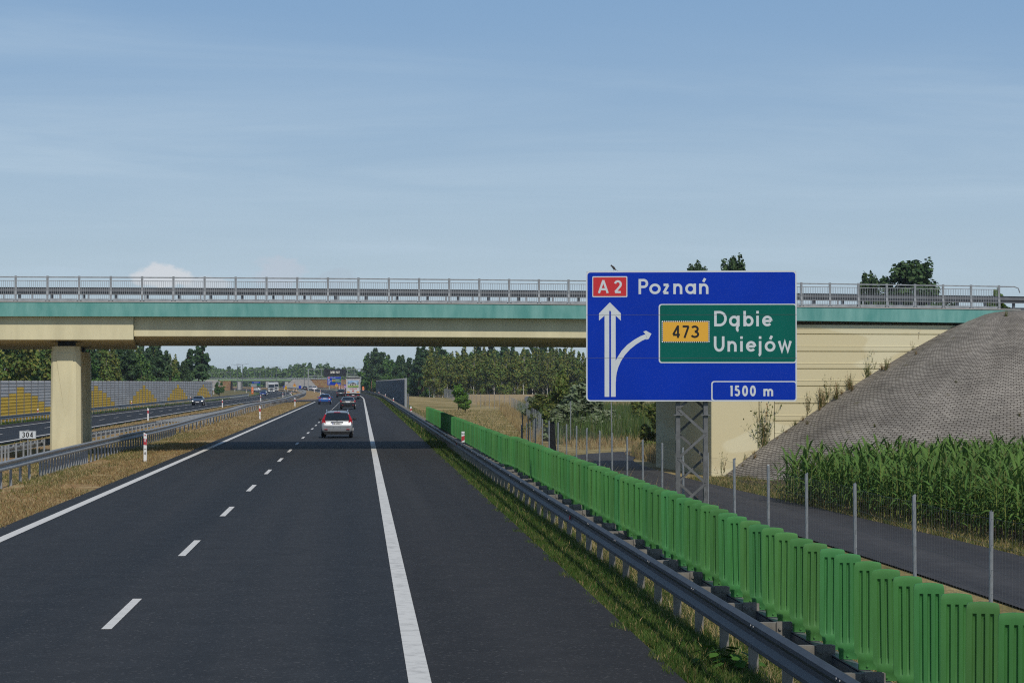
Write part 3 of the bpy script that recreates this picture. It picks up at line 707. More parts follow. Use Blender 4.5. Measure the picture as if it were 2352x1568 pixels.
def sign_mast():
    mb = MB(); par = sign
    zb = -1.05; zt = SO.z + 1.0
    c = Vector((SO.x, SO.y, 0)) + SX * .02 - SN * .42
    w = .33; d = .28
    leg = lambda a, b: c + SX * (a * w) - SN * (b * d)
    tr = thing_part = MB()
    for a in (-1, 1):
        for b in (-1, 1):
            p = leg(a, b); m = MB(); m.box((p.x, p.y, (zb + zt) / 2), (.10, .10, zt - zb), rz=SANG); m.build('mast_leg', M['mast'], par)
    br = MB(); n = 7; hh = (3.1 - zb) / n
    for b in (-1, 1):
        for i in range(n):
            s = 1 if (i % 2 == 0) == (b < 0) else -1
            p, q = leg(-s, b), leg(s, b)
            if b < 0: br.bar(Vector((p.x, p.y, zb + i * hh)) + SN * .055, Vector((q.x, q.y, zb + (i + 1) * hh)) + SN * .055, .012, .06)
            else: br.bar(Vector((p.x, p.y, zb + i * hh)), Vector((q.x, q.y, zb + (i + 1) * hh)), .012, .06)
    for a in (-1, 1):
        for i in range(n):
            s = 1 if i % 2 == 0 else -1; p, q = leg(a, -s), leg(a, s)
            br.bar((p.x, p.y, zb + i * hh), (q.x, q.y, zb + (i + 1) * hh), .05, .012)
    br.build('mast_bracing', M['mast'], par)
    fl = MB()
    for a in (-1, 1):
        p = leg(a, -1); fl.box((p.x, p.y, 2.36), (.22, .2, .025), rz=SANG)
    fl.build('mast_flange', M['mast'], par)
sign_mast()
# a small bird on the top edge of the sign
def bird(p):
    b = MB(); X = SX; Y = -SN
    secs = []
    for t, r, z in ((-.055, .004, .022), (-.04, .024, .045), (-.015, .036, .066), (.012, .036, .085), (.032, .026, .104), (.045, .026, .122), (.060, .020, .130), (.070, .006, .128), (.085, .001, .124)):
        secs.append([Vector(p) - X * t + Y * (r * math.cos(a)) + Vector((0, 0, z + r * math.sin(a) * 1.05)) for a in np.linspace(0, 2 * math.pi, 9)[:-1]])
    b.sweep(secs)
    b.slab([Vector(p) + X * .05 + Y * -.012 + Vector((0, 0, .03)), Vector(p) + X * .05 + Y * .012 + Vector((0, 0, .03)), Vector(p) + X * .125 + Y * .016 + Vector((0, 0, -.012)), Vector(p) + X * .125 - Y * .016 + Vector((0, 0, -.012))], .006)
    for s in (-1, 1): b.tube([Vector(p) - X * .0 + Y * .012 * s + Vector((0, 0, .04)), Vector(p) + Y * .014 * s + Vector((0, 0, 0))], .003, 4)
    o = b.build('bird', mat('bird_plumage', (.06, .05, .045), .9, var=.4, scale=40), smooth=True)
    tag(o, 'small dark bird perched on the top edge of the big blue sign', 'bird')
bird(spl(340, 185, -.02))

# ------------------------------------------------------------------ guardrails
WPROF = [(.0, .0), (.045, .035), (.045, .075), (.0, .13), (.0, .18), (.045, .235), (.045, .275), (.0, .31), (-.012, .31), (.03, .27), (.03, .24), (-.015, .185), (-.015, .125), (.03, .07), (.03, .04), (-.012, 0)]
def wbeam(mb, pts, side, flip=False):
    """pts: (x, y, z of the lower edge); side: +1 the corrugated face looks to +x"""
    secs = []
    for i, p in enumerate(pts):
        a = pts[max(0, i - 1)]; b = pts[min(len(pts) - 1, i + 1)]; t = Vector((b[0] - a[0], b[1] - a[1])).normalized(); n = Vector((t.y, -t.x)) * side
        secs.append([(p[0] + n.x * q, p[1] + n.y * q, p[2] + r) for q, r in WPROF])
    mb.sweep(secs)
def limited(make, items, name, m, parent, limit=100):
    """the nearest `limit` pieces as parts of their own, the rest as one part"""
    items = sorted(items, key=lambda q: abs(q[1]))
    for it in items[:limit]:
        mb = MB(); make(mb, it); mb.build(name, m, parent)
    if items[limit:]:
        mb = MB()
        for it in items[limit:]: make(mb, it)
        tag(mb.build(name + '_row', m, parent), kind='stuff')
def arange(a, b, s):
    q = a
    while q < b: yield q; q += s
def right_rail():
    g = thing('guardrail', 'grey steel guardrail along the hard shoulder, in front of the green blades', 'guardrail', (3.92, 40, 0))
    ys = list(arange(8, 400, 4.)) + list(arange(400, 690, 10.))
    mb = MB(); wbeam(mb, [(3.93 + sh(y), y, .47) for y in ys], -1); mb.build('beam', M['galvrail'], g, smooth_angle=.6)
    mb = MB(); secs = []
    for y in ys: secs.append([(4.45 + sh(y) + a, y, b) for a, b in ((-.05, .44), (.05, .44), (.05, .46), (-.03, .46), (-.03, .56), (.05, .56), (.05, .58), (-.05, .58))])
    mb.sweep(secs); mb.build('rear_channel', M['galvdark'], g)
    py = list(arange(12.7, 66, 2.0)) + list(arange(67, 300, 1.6)) + list(arange(301, 690, 3.))
    def spacer(m, it):
        x, y, z = it
        m.box((x + 4.19, y, .60), (.50, .012, .15)); m.box((x + 4.19, y + .03, .681), (.50, .07, .012))
        m.box((x + 4.33, y - .02, .59), (.15, .02, .22))
        m.box((x + 4.36, y - .03, .485), (.22, .06, .014))
        for a, b in ((4.29, .63), (4.37, .63), (4.33, .54)): m.lathe((x + a, y - .036, b), [(.018, -.012), (.018, .008)], 6, axis='Y')
    def post(m, it):
        x, y, z = it; zb = gz(x + 4.38, y) - .15
        m.box((x + 4.38, y, (zb + .48) / 2), (.10, .008, .48 - zb)); m.box((x + 4.332, y + .035, (zb + .48) / 2), (.008, .07, .48 - zb)); m.box((x + 4.428, y + .035, (zb + .48) / 2), (.008, .07, .48 - zb))
    it = [(sh(y), y, 0) for y in py]
    limited(spacer, it, 'crossbar', M['steelbrown'], g); limited(post, it, 'post', M['steelbrown'], g)
    mb = MB()
    for y in (41.5, 91): mb.lathe((3.885, y, .625), [(.02, 0), (.045, .005), (.045, .02), (.02, .03)], 10, axis='X')
    mb.build('reflector', M['red'], g)
    mb = MB()
    for y in arange(10, 130, 4.0):
        for dz in (.055, .255):
            for dy in (-.07, .07): mb.lathe((3.885, y + dy, .47 + dz), [(.016, -.008), (.016, .012)], 6, axis='X')
    mb.build('bolts', M['galvdark'], g)
right_rail()
def median_rails():
    def dx(y): return float(np.interp(y, [40, 95, 150, 240, 300, 1000], [-11.0, -11.05, -11.5, -12.0, -12.0, -12.0])) + sh(y)
    ys = list(arange(52, 200, 4.)) + list(arange(200, 800, 8.))
    # small unevenness, as the photograph shows
    wz = lambda y: .05 * math.sin(y * .031) + .03 * math.sin(y * .083)
    g = thing('median_guardrail', 'bright galvanised guardrail in the median passing in front of the pier', 'guardrail', (-11, 90, 0))
    mb = MB(); wbeam(mb, [(dx(y), y, .36 + wz(y)) for y in ys], 1); mb.build('beam', M['galv'], g, smooth_angle=.6)
    py = list(arange(60, 78, 2.)) + list(arange(78.6, 92, .75)) + list(arange(92, 140, 1.33)) + list(arange(140, 790, 4.))
    def post(m, it):
        x, y, z = it; x = dx(y) - .1; zb = gz(x, y) - .1; zt = .64 + wz(y)
        m.box((x, y, (zb + zt) / 2), (.012, .11, zt - zb)); m.box((x + .035, y - .055, (zb + zt) / 2), (.07, .01, zt - zb)); m.box((x + .035, y + .055, (zb + zt) / 2), (.07, .01, zt - zb))
    limited(post, [(0, y, 0) for y in py], 'post', M['galv'], g)
    g2 = thing('median_guardrail', 'rear median guardrail passing behind the pier and the 304 plate', 'guardrail', (-14, 90, 0))
    def d2(y): return float(np.interp(y, [40, 60, 100, 125, 150, 185, 240, 1000], [-14.5, -14.5, -14.4, -14.1, -13.6, -12.6, -12.75, -12.75])) + sh(y)
    mb = MB(); wbeam(mb, [(d2(y), y, .22 + wz(y) + (.14 if y > 180 else max(0, (y - 100) / 80 * .14))) for y in ys], -1); mb.build('beam', M['galv'], g2, smooth_angle=.6)
    def post2(m, it):
        x, y, z = it; x = d2(y) + .12; zb = gz(x, y) - .1; zt = .55 + wz(y)
        m.box((x, y, (zb + zt) / 2), (.012, .11, zt - zb)); m.box((x + .035, y - .055, (zb + zt) / 2), (.07, .01, zt - zb)); m.box((x - .16, y, zt - .08), (.24, .1, .10))
    py = list(arange(58, 78, 2.)) + list(arange(78.6, 92, .9)) + list(arange(92, 190, 2.)) + list(arange(190, 790, 5.))
    limited(post2, [(0, y, 0) for y in py], 'post', M['galv'], g2)
    # plates joining both beams where they run back to back
    mb = MB()
    for y in arange(150, 790, 2.0): mb.box(((dx(y) + d2(y)) / 2, y, .60 + wz(y)), (abs(dx(y) - d2(y)) - .06, .16, .05))
    tag(mb.build('tie_plates', M['galv'], g), kind='stuff')
median_rails()
def left_rail():
    g = thing('guardrail', 'dark grey guardrail at the outer edge of the opposite carriageway below the noise barrier', 'guardrail', (-32, 200, -.5))
    ys = list(arange(120, 640, 8.))
    mb = MB(); wbeam(mb, [(XL(y) - 11.05, y, ZL(y) - .30 + .44) for y in ys], 1); mb.build('beam', M['galvdark'], g, smooth_angle=.6)
    def post(m, it):
        x, y, z = it; m.box((x, y, z + .2), (.09, .12, .95))
    limited(post, [(XL(y) - 11.2, y, ZL(y) - .34) for y in arange(190, 640, 2.)], 'post', M['galv'], g)
left_rail()
def far_rail(name, label, pts, h=.75, m='galvdark'):
    g = thing(name, label, 'guardrail', pts[0])
    mb = MB(); wbeam(mb, [(x, y, z + h - .31) for x, y, z in pts], 1); mb.build('beam', M[m], g)
    mb = MB()
    for (a, b) in zip(pts, pts[1:]):
        n = max(1, int((Vector(b) - Vector(a)).length / 4))
        for i in range(n):
            p = Vector(a).lerp(Vector(b), i / n); mb.box((p.x, p.y, p.z + .2), (.12, .12, .8))
    tag(mb.build('post_row', M['galv'], g), kind='stuff')
far_rail('guardrail', 'low dark guardrail crossing behind the distant cars on the bend', [(XL(y) - 12 + 3, y, -1.15) for y in (760,)] + [(XL(y) + 2.5, y, -.95) for y in (800, 850, 900, 960, 1040)])
far_rail('guardrail', 'far guardrail on the outer side of the left bend below the distant blue sign', [(5.5 + sh(y), y, -.15) for y in (760, 800, 850, 900, 950, 1000, 1060)])

# ------------------------------------------------------------------ green anti-glare blades
def blade_mesh():
    """one moulded blade, width along x, front towards -y, foot at z=0"""
    W2, H = .118, .945; xs = np.linspace(-1, 1, 49)
    def groove(u):
        g = 0
        for c in (-.52, 0, .52):
            d = abs(u - c)
            if d < .13: g = max(g, .021 * min(1, (.13 - d) / .05))
        return g
    zs = [(0, .7, 0, .03), (.06, .7, 0, .03), (.075, .74, 0, .038), (.13, .80, 0, .04), (.15, .97, .0, .035), (.2, 1, 1, .032), (.5, 1, 1, .032), (.80, 1, 1, .032), (.84, 1, 1, .032), (.862, 1, .7, .032), (.875, 1, 0, .032), (.90, 1, 0, .032), (.92, .985, 0, .030), (.936, .955, 0, .026), (.945, .90, 0, .014)]
    mb = MB(); secs = []
    for z, ws, gs, th in zs:
        ring = []
        crown = .012 if z > .88 else 0
        for u in xs: ring.append((u * W2 * ws, -th + groove(u) * gs, z + crown * (1 - u * u)))
        for u in xs[::-1]: ring.append((u * W2 * ws, th, z + crown * (1 - u * u)))
        secs.append(ring)
    mb.sweep(secs)
    mb.lathe((.0, -.034, .035), [(.012, -.008), (.012, .004)], 6, axis='Y')
    return mb
def make_blades():
    proto = None
    def screen(label, y0, y1, step, xo, zo, loc):
        nonlocal proto
        t = thing('anti_glare_screen', label, 'anti-glare screen', loc, 'green anti-glare screens on the guardrail')
        ys = list(arange(y0, y1, step))
        if proto is None:
            proto = blade_mesh().build('blade', M['blade'], smooth_angle=.55)
            me = proto.data; bpy.data.objects.remove(proto); proto = me
        rr = random.Random(3)
        for k, y in enumerate(ys[:100]):
            o = bpy.data.objects.new('blade', proto); COL.objects.link(o); o.parent = t
            o.location = Vector((4.47 + xo + rr.uniform(-.012, .012), y, .612 + zo)) - Vector(loc)
            o.rotation_euler = (rr.uniform(-.015, .015), rr.uniform(-.012, .012), math.radians(-14) + rr.uniform(-.07, .07))
            o.scale = (1, 1, rr.uniform(.985, 1.01))
        if ys[100:]:
            mb = MB(); P = [Vector(v.co) for v in proto.vertices]; F = [tuple(p.vertices) for p in proto.polygons]
            Rz = Matrix.Rotation(math.radians(-14), 3, 'Z')
            for y in ys[100:]: mb.add([Rz @ p + Vector((4.47 + xo, y, .612 + zo)) for p in P], F)
            tag(mb.build('blade_row', M['blade'], t), kind='stuff')
        mb = MB(); ya, yb = ys[0] - .2, ys[-1] + .2
        for a, b, w, hh in ((4.45, .60, .10, .012), (4.50, .56, .012, .09)): mb.bar((a + xo, ya, b + zo), (a + xo, yb, b + zo), w, hh)
        mb.build('mounting_rail', M['galvdark'], t)
    screen('near run of moulded green anti-glare blades beside the hard shoulder, ending below the big sign', 13.6, 65.6, .742, 0, 0, (4.45, 40, 0))
    screen('far run of green anti-glare blades beyond the step, crossed by the bridge shadow', 66.3, 146, .76, -.10, -.03, (4.45, 105, 0))
make_blades()

# ------------------------------------------------------------------ noise barriers
def noise_barrier():
    g = thing('noise_barrier', 'long grey noise barrier with yellow stepped pyramids beside the opposite carriageway', 'noise barrier', (-34, 300, -1))
    grey = mat('barrier_grey', (.58, .55, .53), .8, var=.10, scale=.35, detail=2, stretch=(1, .2, 3.6)); yel = mat('barrier_yellow', (.88, .55, .06), .8, var=.10, scale=.35, stretch=(1, .2, 3.6))
    zb, zt, rows, bay = -1.15, 3.28, 14, 4.93
    rh = (zt - zb) / rows
    y0 = 227 - 9.5 * bay
    n = int((514 - y0) / bay)
    X = lambda y: -34.2 + float(np.interp(y, [0, 380, 520], [0, 0, .5]))
    posts = []
    for i in range(n):
        ya = y0 + i * bay; k = (i - 9) % 13; k = min(k, 13 - k)
        yr = max(0, round(rows * (.88 - .132 * k))) if k < 7 else 0
        mb = MB(); m2 = MB()
        for r in range(rows):
            z = zb + r * rh; M_ = m2 if r < yr else mb
            xa, xb = X(ya), X(ya + bay)
            pr = [(.045, .0), (.10, .012), (.115, rh * .4), (.10, rh - .05), (.045, rh - .045), (.045, rh), (-.1, rh), (-.1, 0)]
            M_.sweep([[(xa + a, ya + .07, z + b) for a, b in pr], [(xb + a, ya + bay - .07, z + b) for a, b in pr]])
        if mb.v: mb.build('grey_panel', grey, g)
        if m2.v: m2.build('yellow_panel', yel, g)
        posts.append((X(ya), ya, 0))
    posts.append((X(514), y0 + n * bay, 0))
    def post(m, it): m.box((it[0] + .06, it[1], (zb + zt) / 2), (.22, .12, zt - zb))
    limited(post, posts, 'post', M['galvdark'], g)
noise_barrier()
def dark_barrier():
    g = thing('noise_barrier', 'dark openwork noise barrier with grid ribs standing beyond the green blades', 'noise barrier', (5.6, 282, 0))
    dk = mat('barrier_dark', (.026, .028, .036), .8, var=.35, scale=.7, col2=(.05, .04, .032)); rb = mat('barrier_rib', (.28, .285, .30), .75)
    X = lambda y: 5.65 + float(np.interp(y, [282, 400, 520, 660], [0, .15, 1.3, 3.3])) + sh(y)
    bay = 4.0; y = 282.
    while y < 660:
        yb = y + bay
        mb = MB(); mb.sweep([[(X(q) + a, q, z) for a, z in ((0, -.3), (.1, -.3), (.1, 3.62), (0, 3.62))] for q in (y, yb)]); p = mb.build('panel', dk, g)
        mb = MB()
        for i in range(13):
            z = -.2 + i * .31; mb.sweep([[(X(q) + a, q, z + b) for a, b in ((-.09, 0), (0, 0), (0, .06), (-.09, .06))] for q in (y, yb)])
        for i in range(8):
            q = y + .25 + i * .5; mb.box((X(q) - .06, q, 1.7), (.12, .06, 3.84))
        mb.build('ribs', rb, p); y = yb
    for q in (282., 660.):
        mb = MB(); mb.box((X(q) + .05, q - .12, 1.6), (.30, .22, 4.1)); mb.build('end_post', M['galv'], g)
    mb = MB(); mb.box((X(282) + .38, 283, .6), (.2, .2, 2.2)); mb.build('brace', M['galvdark'], g)
dark_barrier()

# ------------------------------------------------------------------ wire fences
def wire_fence(name, label, pts, hgt, step, r=.03, mesh=True, zfun=gz, dark=(), top=None, vstep=.15):
    g = thing(name, label, 'wire fence', (pts[0][0], pts[0][1], zfun(*pts[0])), 'galvanised wire fences right of the motorway')
    P = []; carry = 0.
    for a, b in zip(pts, pts[1:]):
        a = Vector(a); b = Vector(b); L = (b - a).length; q = carry
        while q < L: p = a.lerp(b, q / L); P.append((p.x, p.y, zfun(p.x, p.y))); q += step
        carry = q - L
    P = [(x, y, z) for x, y, z in P]
    rr = random.Random(len(P))
    tp = lambda x, y, z: (top if top is not None else z + hgt)
    def post(m, it):
        x, y, z = it; t = tp(x, y, z); m.tube([(x + rr.uniform(-.02, .02), y, z - .1), (x + rr.uniform(-.03, .03), y + rr.uniform(-.03, .03), t - .004), (x, y, t)], [r, r, r * .8], 8)
    limited(post, P, 'post', M['post'], g)
    if mesh:
        mb = MB()
        for a, b in zip(P, P[1:]):
            va = Vector(a); vb = Vector(b); ta = tp(*a) - .1; tb = tp(*b) - .1; n = 9
            for i in range(n + 1):
                f = (i / n) ** 1.35; sag = .03 * math.sin(i * 5.1 + a[1])
                pa = Vector((a[0], a[1], a[2] + .05 + (ta - a[2] - .05) * f)); pb = Vector((b[0], b[1], b[2] + .05 + (tb - b[2] - .05) * f)); pm = (pa + pb) / 2 + Vector((0, 0, sag))
                for s, e in ((pa, pm), (pm, pb)): mb.bar(s, e, .003, .003)
            L = (vb - va).length; k = int(L / vstep)
            for i in range(k):
                p = va.lerp(vb, (i + .5) / k); zt = ta + (tb - ta) * (i + .5) / k
                mb.add([(p.x - .0009, p.y, p.z), (p.x + .0009, p.y, p.z), (p.x + .0009, p.y, zt), (p.x - .0009, p.y, zt)], [(0, 1, 2, 3)])
        tag(mb.build('wire_mesh', M['fencewire'], g), kind='stuff')
    return g
wire_fence('wire_fence', 'wire fence on tall round posts between the green blades and the service road', [(8.33, 25.05), (8.36, 60), (8.3, 118)], 2.45, 4.06, top=1.44)
wire_fence('wire_fence', 'wire fence climbing away from the bend of the service road to the wheat field corner', [(8.6, 119), (10.2, 132), (13.6, 168), (17.5, 235), (22, 327)], 2.0, 5.0, mesh=False, r=.026)
wire_fence('wire_fence', 'wire fence of thin posts along the wheat field behind the little tree', [(22, 330), (18, 368), (20.5, 551), (15.5, 690)], 2.2, 4.5, mesh=False)
wire_fence('wire_fence', 'sparse wire fence posts between the service road bend and the reeds', [(14.6, 155), (17.9, 146.5), (24, 150), (34, 153), (60, 157)], 3.0, 6.2, mesh=False, r=.035)
wire_fence('wire_fence', 'distant fence posts between the reeds and the wheat field under the sign', [(27, 322), (40, 318), (58, 300), (72, 290)], 2.6, 4.2, mesh=False)

# ------------------------------------------------------------------ vehicles
def paint(name, c, rough=.28, metal=.0, coat=.6):
    m = mat(name, c, rough, metal, spec=.5); b = m.node_tree.nodes['Principled BSDF']
    b.inputs['Coat Weight'].default_value = coat; b.inputs['Coat Roughness'].default_value = .08; return m
M['glass'] = mat('car_glass', (.012, .017, .022), .05, spec=.8)
M['tail'] = mat('tail_lamp', (.36, .012, .02), .2, spec=.6)
M['tailclear'] = mat('clear_lamp', (.55, .50, .50), .15, spec=.7)
M['headlamp'] = mat('headlamp_lit', (.9, .9, .85), .2, emit=(1, .95, .8, 1.6))
M['chrome'] = mat('chrome', (.62, .63, .65), .18, .9)
M['plate'] = mat('number_plate', (.74, .75, .76), .5)
M['plast'] = mat('dark_plastic', (.022, .023, .025), .6)
M['rim'] = mat('wheel_rim', (.35, .36, .38), .4, .6)
M['interior'] = mat('car_interior', (.035, .035, .04), .8)

KIND = {
 # stations from the tail: y, half width, z under, z belt, z top, half width at the top
 'estate': dict(L=4.48, st=[(-2.24, .78, .40, .60, .66, .74), (-2.22, .845, .30, .66, .72, .78), (-2.13, .865, .24, .86, .92, .77), (-2.08, .87, .24, .93, .99, .745), (-1.72, .88, .22, .97, 1.405, .585), (-1.60, .885, .22, .97, 1.46, .60), (-1.0, .89, .2, .97, 1.50, .62), (.0, .89, .2, .96, 1.50, .62), (.50, .89, .2, .95, 1.43, .59), (1.15, .885, .2, .93, .99, .74), (1.85, .86, .22, .82, .88, .72), (2.12, .80, .25, .66, .74, .68), (2.23, .70, .32, .52, .60, .62)],
   rear=(-2.065, 1.0, .735, -1.745, 1.385, .58), front=(1.13, 1.0, .74, .56, 1.41, .58), sides=(-1.45, .85), lamps='tall', H=1.5),
 'hatch': dict(L=4.35, st=[(-2.17, .76, .42, .60, .66, .70), (-2.15, .84, .30, .68, .74, .74), (-2.04, .88, .22, .88, .94, .76), (-1.98, .89, .22, .95, 1.01, .73), (-1.50, .90, .2, .97, 1.37, .57), (-1.35, .90, .2, .97, 1.43, .58), (-.6, .905, .2, .96, 1.465, .60), (.2, .905, .2, .95, 1.44, .60), (.6, .90, .2, .94, 1.36, .57), (1.2, .89, .2, .92, .98, .74), (1.8, .87, .22, .82, .88, .72), (2.08, .80, .25, .66, .74, .68), (2.17, .70, .32, .52, .60, .62)],
   rear=(-1.965, 1.02, .72, -1.53, 1.35, .56), front=(1.18, 1.0, .74, .65, 1.34, .56), sides=(-1.1, .9), lamps='wide', H=1.465),
 'sedan': dict(L=4.8, st=[(-2.4, .76, .42, .62, .68, .70), (-2.38, .85, .30, .72, .78, .76), (-2.28, .88, .22, .92, .99, .76), (-2.2, .885, .22, .95, 1.02, .74), (-1.75, .89, .2, .96, 1.05, .70), (-1.1, .895, .2, .96, 1.36, .56), (-.75, .90, .2, .96, 1.42, .58), (.1, .90, .2, .95, 1.45, .60), (.55, .895, .2, .94, 1.38, .57), (1.25, .885, .2, .92, .98, .74), (1.9, .86, .22, .80, .87, .72), (2.25, .80, .25, .66, .74, .68), (2.4, .68, .32, .52, .60, .60)],
   rear=(-1.70, 1.07, .69, -1.13, 1.345, .55), front=(1.22, 1.0, .74, .60, 1.36, .56), sides=(-.85, .95), lamps='corner', H=1.45),
 'suv': dict(L=4.4, st=[(-2.2, .80, .45, .66, .72, .74), (-2.18, .87, .34, .74, .80, .78), (-2.10, .90, .28, .98, 1.05, .78), (-2.05, .905, .28, 1.03, 1.10, .76), (-1.72, .91, .26, 1.05, 1.56, .62), (-1.55, .91, .26, 1.05, 1.61, .63), (-.6, .915, .25, 1.04, 1.65, .65), (.2, .915, .25, 1.03, 1.62, .64), (.6, .91, .25, 1.02, 1.53, .61), (1.15, .90, .25, 1.0, 1.07, .76), (1.8, .88, .26, .92, .98, .74), (2.1, .82, .3, .74, .82, .70), (2.2, .72, .38, .60, .68, .64)],
   rear=(-2.03, 1.11, .745, -1.745, 1.54, .61), front=(1.13, 1.08, .76, .65, 1.51, .60), sides=(-1.3, .95), lamps='corner', H=1.65),
}
def make_car(name, label, kind, body_mat, loc, head=0., plate_text=None, rails=False, detail=2, clear_glass=False):
    K = KIND[kind]; car = thing(name, label, 'car', (0, 0, 0), None)
    st = K['st']; mb = MB(); secs = []
    for y, w, zb, zk, zt, wt in st:
        half = [(w * .80, zb), (w * .97, zb + .10), (w, zb + (zk - zb) * .45), (w * .985, zk - .06), (w * .955, zk), (wt + (w * .955 - wt) * .12, zt - .09 if zt - zk > .2 else zt - .02), (wt, zt - .035 if zt - zk > .2 else zt), (wt * .6, zt)]
        secs.append([(x, y, z) for x, z in half] + [(-x, y, z) for x, z in half[::-1]])
    mb.sweep(secs); body = mb.build('body', body_mat, car, smooth=True, subsurf=1)
    belt = lambda y: np.interp(y, [q[0] for q in st], [q[3] for q in st]); hw = lambda y: np.interp(y, [q[0] for q in st], [q[1] for q in st])
    zt_ = lambda y: np.interp(y, [q[0] for q in st], [q[4] for q in st]); wt_ = lambda y: np.interp(y, [q[0] for q in st], [q[5] for q in st])
    def win(nm, q, sgn, par=car):
        yb, zb, wb, yt, zt, wt = q; o = .028 * sgn
        P = [(-wb, yb, zb), (-wb * .6, yb + o * .5, zb - .005), (0, yb + o * .6, zb - .008), (wb * .6, yb + o * .5, zb - .005), (wb, yb, zb), (wt, yt, zt), (wt * .6, yt + o * .6, zt + .01), (0, yt + o * .8, zt + .012), (-wt * .6, yt + o * .6, zt + .01), (-wt, yt, zt)]
        P = [(x, y + o, z + .012) for x, y, z in P]
        m = MB(); m.add(P, [(0, 1, 8, 9), (1, 2, 7, 8), (2, 3, 6, 7), (3, 4, 5, 6)]); return m.build(nm, M['glass'], par, smooth=True)
    rw = win('rear_window', K['rear'], -1)
    fw = win('windscreen', K['front'], 1)
    ya, yb = K['sides']
    for s in (-1, 1):
        m = MB(); n = 8; vs = []
        for i in range(n + 1):
            y = ya - .28 + (yb + .35 - (ya - .28)) * i / n
            yt = ya + (yb - .30 - ya) * i / n
            top = zt_(yt) - .12; x0 = hw(y) * .955 + .004; x1 = wt_(yt) + (hw(yt) * .955 - wt_(yt)) * .12 + .012
            vs += [(s * x0, y, belt(y) + .02), (s * x1, yt, max(top, belt(y) + .05))]
        m.add(vs, [(2 * i, 2 * i + 2, 2 * i + 3, 2 * i + 1) for i in range(n)]); m.build('side_window', M['glass'], car, smooth=True)
    r = .315 if kind != 'suv' else .35; wy = K['L'] / 2 - .82
    for s in (-1, 1):
        for y in (-wy + .05, wy - .05):
            m = MB(); m.lathe((s * (hw(y) - .115), y, r), [(r * .75, -.11), (r * .97, -.105), (r, -.08), (r, .08), (r * .97, .105), (r * .75, .11)], 22, axis='X'); w = m.build('wheel', M['rubber'], car)
            m = MB(); m.lathe((s * (hw(y) - .112), y, r), [(r * .68, -.112), (r * .7, .0), (r * .68, .112)], 16, axis='X')
            for k in range(5):
                a = k * 1.2566; m.bar((s * (hw(y) + .004), y, r), (s * (hw(y) + .004), y + r * .6 * math.cos(a), r + r * .6 * math.sin(a)), .03, .05)
            m.build('rim', M['rim'], w)
    yr = st[0][0]; zbm = K['rear'][1]; ym = st[2][0]
    # number plate and what is written on it
    pz = zbm - .20 if kind != 'sedan' else zbm - .24
    py = float(np.interp(pz, [st[0][4], st[1][4], st[2][4], st[3][4]], [st[0][0], st[1][0], st[2][0], st[3][0]])) - .012
    m = MB(); m.slab([(-.26, py - .012, pz - .057), (.26, py - .012, pz - .057), (.26, py - .004, pz + .057), (-.26, py - .004, pz + .057)], .012); pl = m.build('number_plate', M['plate'], car)
    if plate_text:
        m = MB(); text(m, plate_text, -.19, -.041, .082, lambda x, y, o: (x, py - .009 - o + y * .07, pz + y), .0035, .16, .13, .0004, sx=.80); m.build('plate_lettering', M['black'], pl)
        m = MB(); m.slab([(-.255, py - .0155, pz - .05), (-.215, py - .0155, pz - .05), (-.215, py - .0075, pz + .05), (-.255, py - .0075, pz + .05)], .001); m.build('plate_band', M['blue'], pl)
    # handle strip, bumper seam, lower apron, underside
    m = MB(); m.box((0, py - .01, pz + .115), (.70, .05, .05)); m.build('tailgate_handle', body_mat if kind != 'sedan' else M['chrome'], car, bevel=.015)
    m = MB(); m.slab([(-.70, yr + .02, .20), (.70, yr + .02, .20), (.72, yr - .004, .37), (-.72, yr - .004, .37)], .05); m.build('lower_apron', M['plast'], car)
    m = MB(); m.box((0, 0, .27), (1.36, K['L'] - .5, .10)); m.build('underbody', M['plast'], car)
    if detail >= 2:
        m = MB()
        for i in range(4): m.lathe((-.56 + i * .373, yr - .005, .59), [(.014, -.012), (.014, .012)], 8, axis='Y')
        m.build('parking_sensors', M['plast'], car)
        m = MB(); m.box((0, yr + .012, .635), (1.40, .03, .012)); m.build('bumper_seam', M['plast'], car)
    # lamps
    for s in (-1, 1):
        if K['lamps'] == 'tall':
            m = MB(); m.slab([(s * .845, -2.075, .77), (s * .62, -2.125, .77), (s * .64, -2.10, .99), (s * .835, -2.03, .99)][::s], .06); lt = m.build('tail_lamp', M['tail'], car, bevel=.012)
            m = MB(); m.slab([(s * .848, -2.055, .895), (s * .628, -2.117, .895), (s * .64, -2.104, .975), (s * .838, -2.04, .975)][::s], .05); m.build('clear_section', M['tailclear'], lt)
            m = MB(); m.slab([(s * .822, -2.03, .985), (s * .69, -2.075, .985), (s * .612, -1.83, 1.30), (s * .672, -1.76, 1.30)][::s], .05); m.build('upper_section', M['tail'], lt)
        elif K['lamps'] == 'wide':
            m = MB(); m.slab([(s * .87, -2.02, .86), (s * .45, -2.125, .86), (s * .48, -2.08, .955), (s * .86, -1.95, .99)][::s], .06); m.build('tail_lamp', M['tail'], car, bevel=.01)
        else:
            z = zbm - .14; yq = ym - .03
            m = MB(); m.slab([(s * .87, yq + .08, z - .13), (s * .70, yq - .01, z - .10), (s * .71, yq + .03, z + .08), (s * .83, yq + .13, z + .13)][::s], .06); m.build('tail_lamp', M['tail'], car, bevel=.01)
        m = MB(); m.slab([(s * .70, yr - .008, .465), (s * .52, yr - .015, .465), (s * .52, yr - .015, .505), (s * .70, yr - .008, .505)][::s], .03); m.build('rear_reflector', M['tail'], car)
        m = MB(); xm = hw(.75) + .09; zm = belt(.7) + .07
